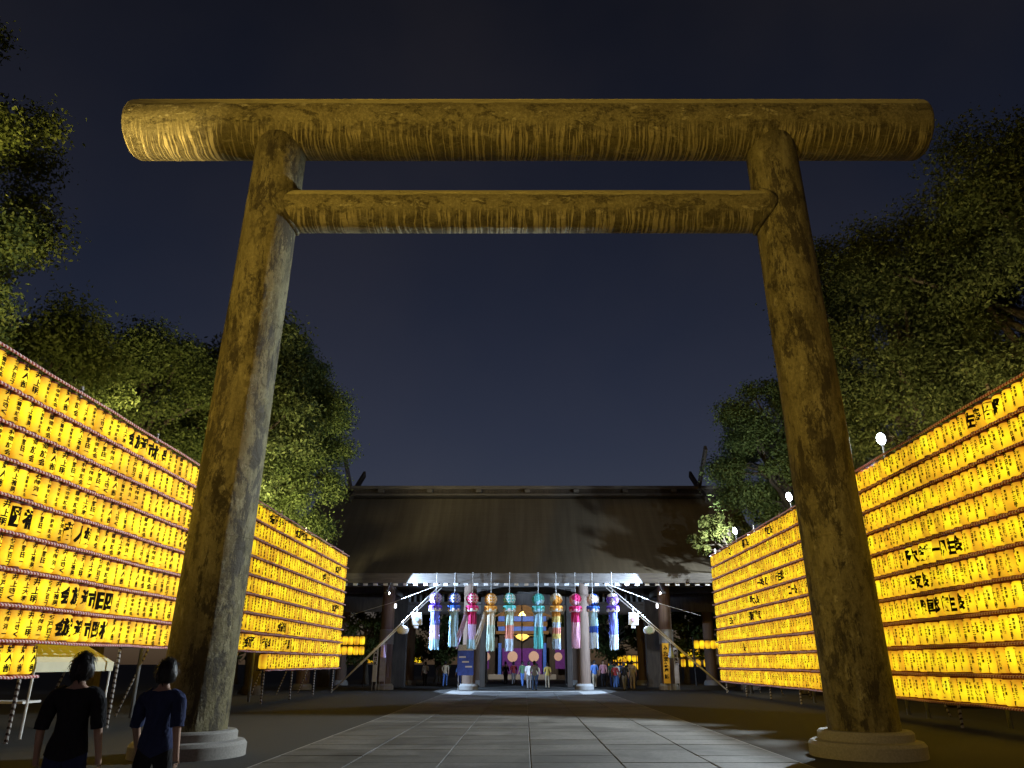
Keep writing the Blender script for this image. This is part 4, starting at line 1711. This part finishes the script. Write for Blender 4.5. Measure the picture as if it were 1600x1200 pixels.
def person_parts(mb):
    co = np.array(mb.v)
    me = bpy.data.meshes.new('body')
    me.from_pydata(mb.v, [], mb.f)
    me.update()
    no = np.array([v.normal[:] for v in me.vertices])
    bpy.data.meshes.remove(me)
    fc = [np.mean(co[list(f)], axis=0) for f in mb.f]
    sel = {'shirt': [], 'trousers': [], 'hair': [], 'shoes': []}
    for f, c in zip(mb.f, fc):
        x, y, z = c
        armish = abs(x) > .175 and z < 1.34
        if z > 1.495 and (z > 1.66 or (y < .045 and z > 1.515)):
            sel['hair'].append(f)
        elif armish and z > 1.10:
            sel['shirt'].append(f)
        elif not armish and .90 < z < 1.435 and abs(x) < .3:
            sel['shirt'].append(f)
        if not armish and .075 < z < .935 and abs(x) < .2:
            sel['trousers'].append(f)
        if z < .085:
            sel['shoes'].append(f)
    out = {}
    for k, fs in sel.items():
        off = {'shirt': .022, 'trousers': .013, 'hair': .016, 'shoes': .01}[k]
        used = sorted({i for f in fs for i in f})
        mp = {u: i for i, u in enumerate(used)}
        jit = random.Random(3)
        vv = [tuple(co[u] + no[u] * (off + (jit.uniform(-.006, .014) if k == 'hair' else jit.uniform(-.003, .006) if k != 'shoes' else 0))) for u in used]
        ff = [tuple(mp[i] for i in f) for f in fs]
        if k == 'hair':
            for f in list(ff):
                c = sum((Vector(vv[i]) for i in f), Vector()) / len(f)
                nrm = (c - Vector((0, .015, 1.60))).normalized()
                for _ in range(5):
                    down = Vector((jit.uniform(-.5, .5), jit.uniform(-.6, .2), -1))
                    down = (down - nrm * down.dot(nrm) * .8).normalized()
                    a = c + Vector((jit.uniform(-.02, .02), jit.uniform(-.02, .02), jit.uniform(-.01, .02)))
                    sd = nrm.cross(down).normalized() * .007
                    b = len(vv)
                    ln = jit.uniform(.03, .065)
                    vv += [tuple(a - sd), tuple(a + sd), tuple(a + down * ln + nrm * jit.uniform(.002, .012))]
                    ff.append((b, b + 1, b + 2))
        out[k] = (vv, ff)
    return out


PROT = []
for k, (st, arm) in enumerate(((.0, False), (.14, False), (.05, True), (.20, False))):
    mb = person_mesh(k, st, arm)
    body = mb.mesh('body', M['skin'], True)
    parts = person_parts(mb)
    PROT.append((body, {n: MB().add(v, f) for n, (v, f) in parts.items()}))
pm_cache = {}


def person(x, y, h, rz, k, top, bottom, label):
    body, parts = PROT[k]
    o = link('person', body, None, (x, y, .045 if (abs(x) < 4.6 and 9 < y < 47) else .0), (0, 0, rz))
    s = h / 1.735
    o.scale = (s, s, s)
    tag(o, label, 'person', 'people at the shrine')
    for n, mat in (('shirt', CLOTH[top]), ('trousers', CLOTH[bottom]), ('hair', M['hair']), ('shoes', CLOTH['black'])):
        key = (k, n, mat.name)
        if key not in pm_cache:
            pm_cache[key] = parts[n].mesh(n, mat, True)
        link(n, pm_cache[key], o)
    return o


def px_x(px, Y):
    return (px - VX) * Y / 1258.0


person(px_x(130, 7.1), 7.1, 1.685, .15, 0, 'black', 'navy', 'person with dark hair in front of the tent, head at left edge')
person(px_x(262, 7.7), 7.7, 1.64, -.1, 1, 'navy', 'black', 'person whose dark head shows at the left torii post foot')
tops = ['white', 'black', 'navy', 'grey', 'red', 'blue', 'beige', 'green', 'pink', 'yellow']
bots = ['black', 'navy', 'grey', 'beige', 'blue']
PL = []
for k in range(46):
    x = rng.uniform(-8.4, 8.4)
    PL.append((x, 50.0 + rng.uniform(0, 17)))
PL = [p for k, p in enumerate(PL) if all((Vector(p) - Vector(q)).length > .55 for q in PL[:k]) and min(abs(abs(p[0]) - 3.72), abs(abs(p[0]) - 9.15), abs(abs(p[0]) - 3.1)) > .75]
PL.sort()
used = set()
ORDN = ORD[1:] + ['twenty-seventh', 'twenty-eighth', 'twenty-ninth', 'thirtieth', 'thirty-first', 'thirty-second', 'thirty-third', 'thirty-fourth', 'thirty-fifth',
                  'thirty-sixth', 'thirty-seventh', 'thirty-eighth', 'thirty-ninth', 'fortieth', 'forty-first', 'forty-second', 'forty-third', 'forty-fourth', 'forty-fifth', 'forty-sixth']
where = {}
for i, (x, y) in enumerate(PL):
    t, b = tops[(i * 3) % 10], bots[(i * 2 + i // 5) % 5]
    for dt in range(50):
        if (t, b) not in used:
            break
        t, b = tops[(i * 3 + dt) % 10], bots[(i * 2 + i // 5 + dt // 10 + dt) % 5]
    used.add((t, b))
    zone = f'in the gate crowd, {ORDN[i]} from the left'
    h = rng.uniform(1.56, 1.80)
    person(x, y, h, rng.uniform(-.5, .5) + (math.pi if rng.random() < .2 else 0), rng.randrange(4), t, b, f'person in {t} shirt and {b} trousers {zone}')
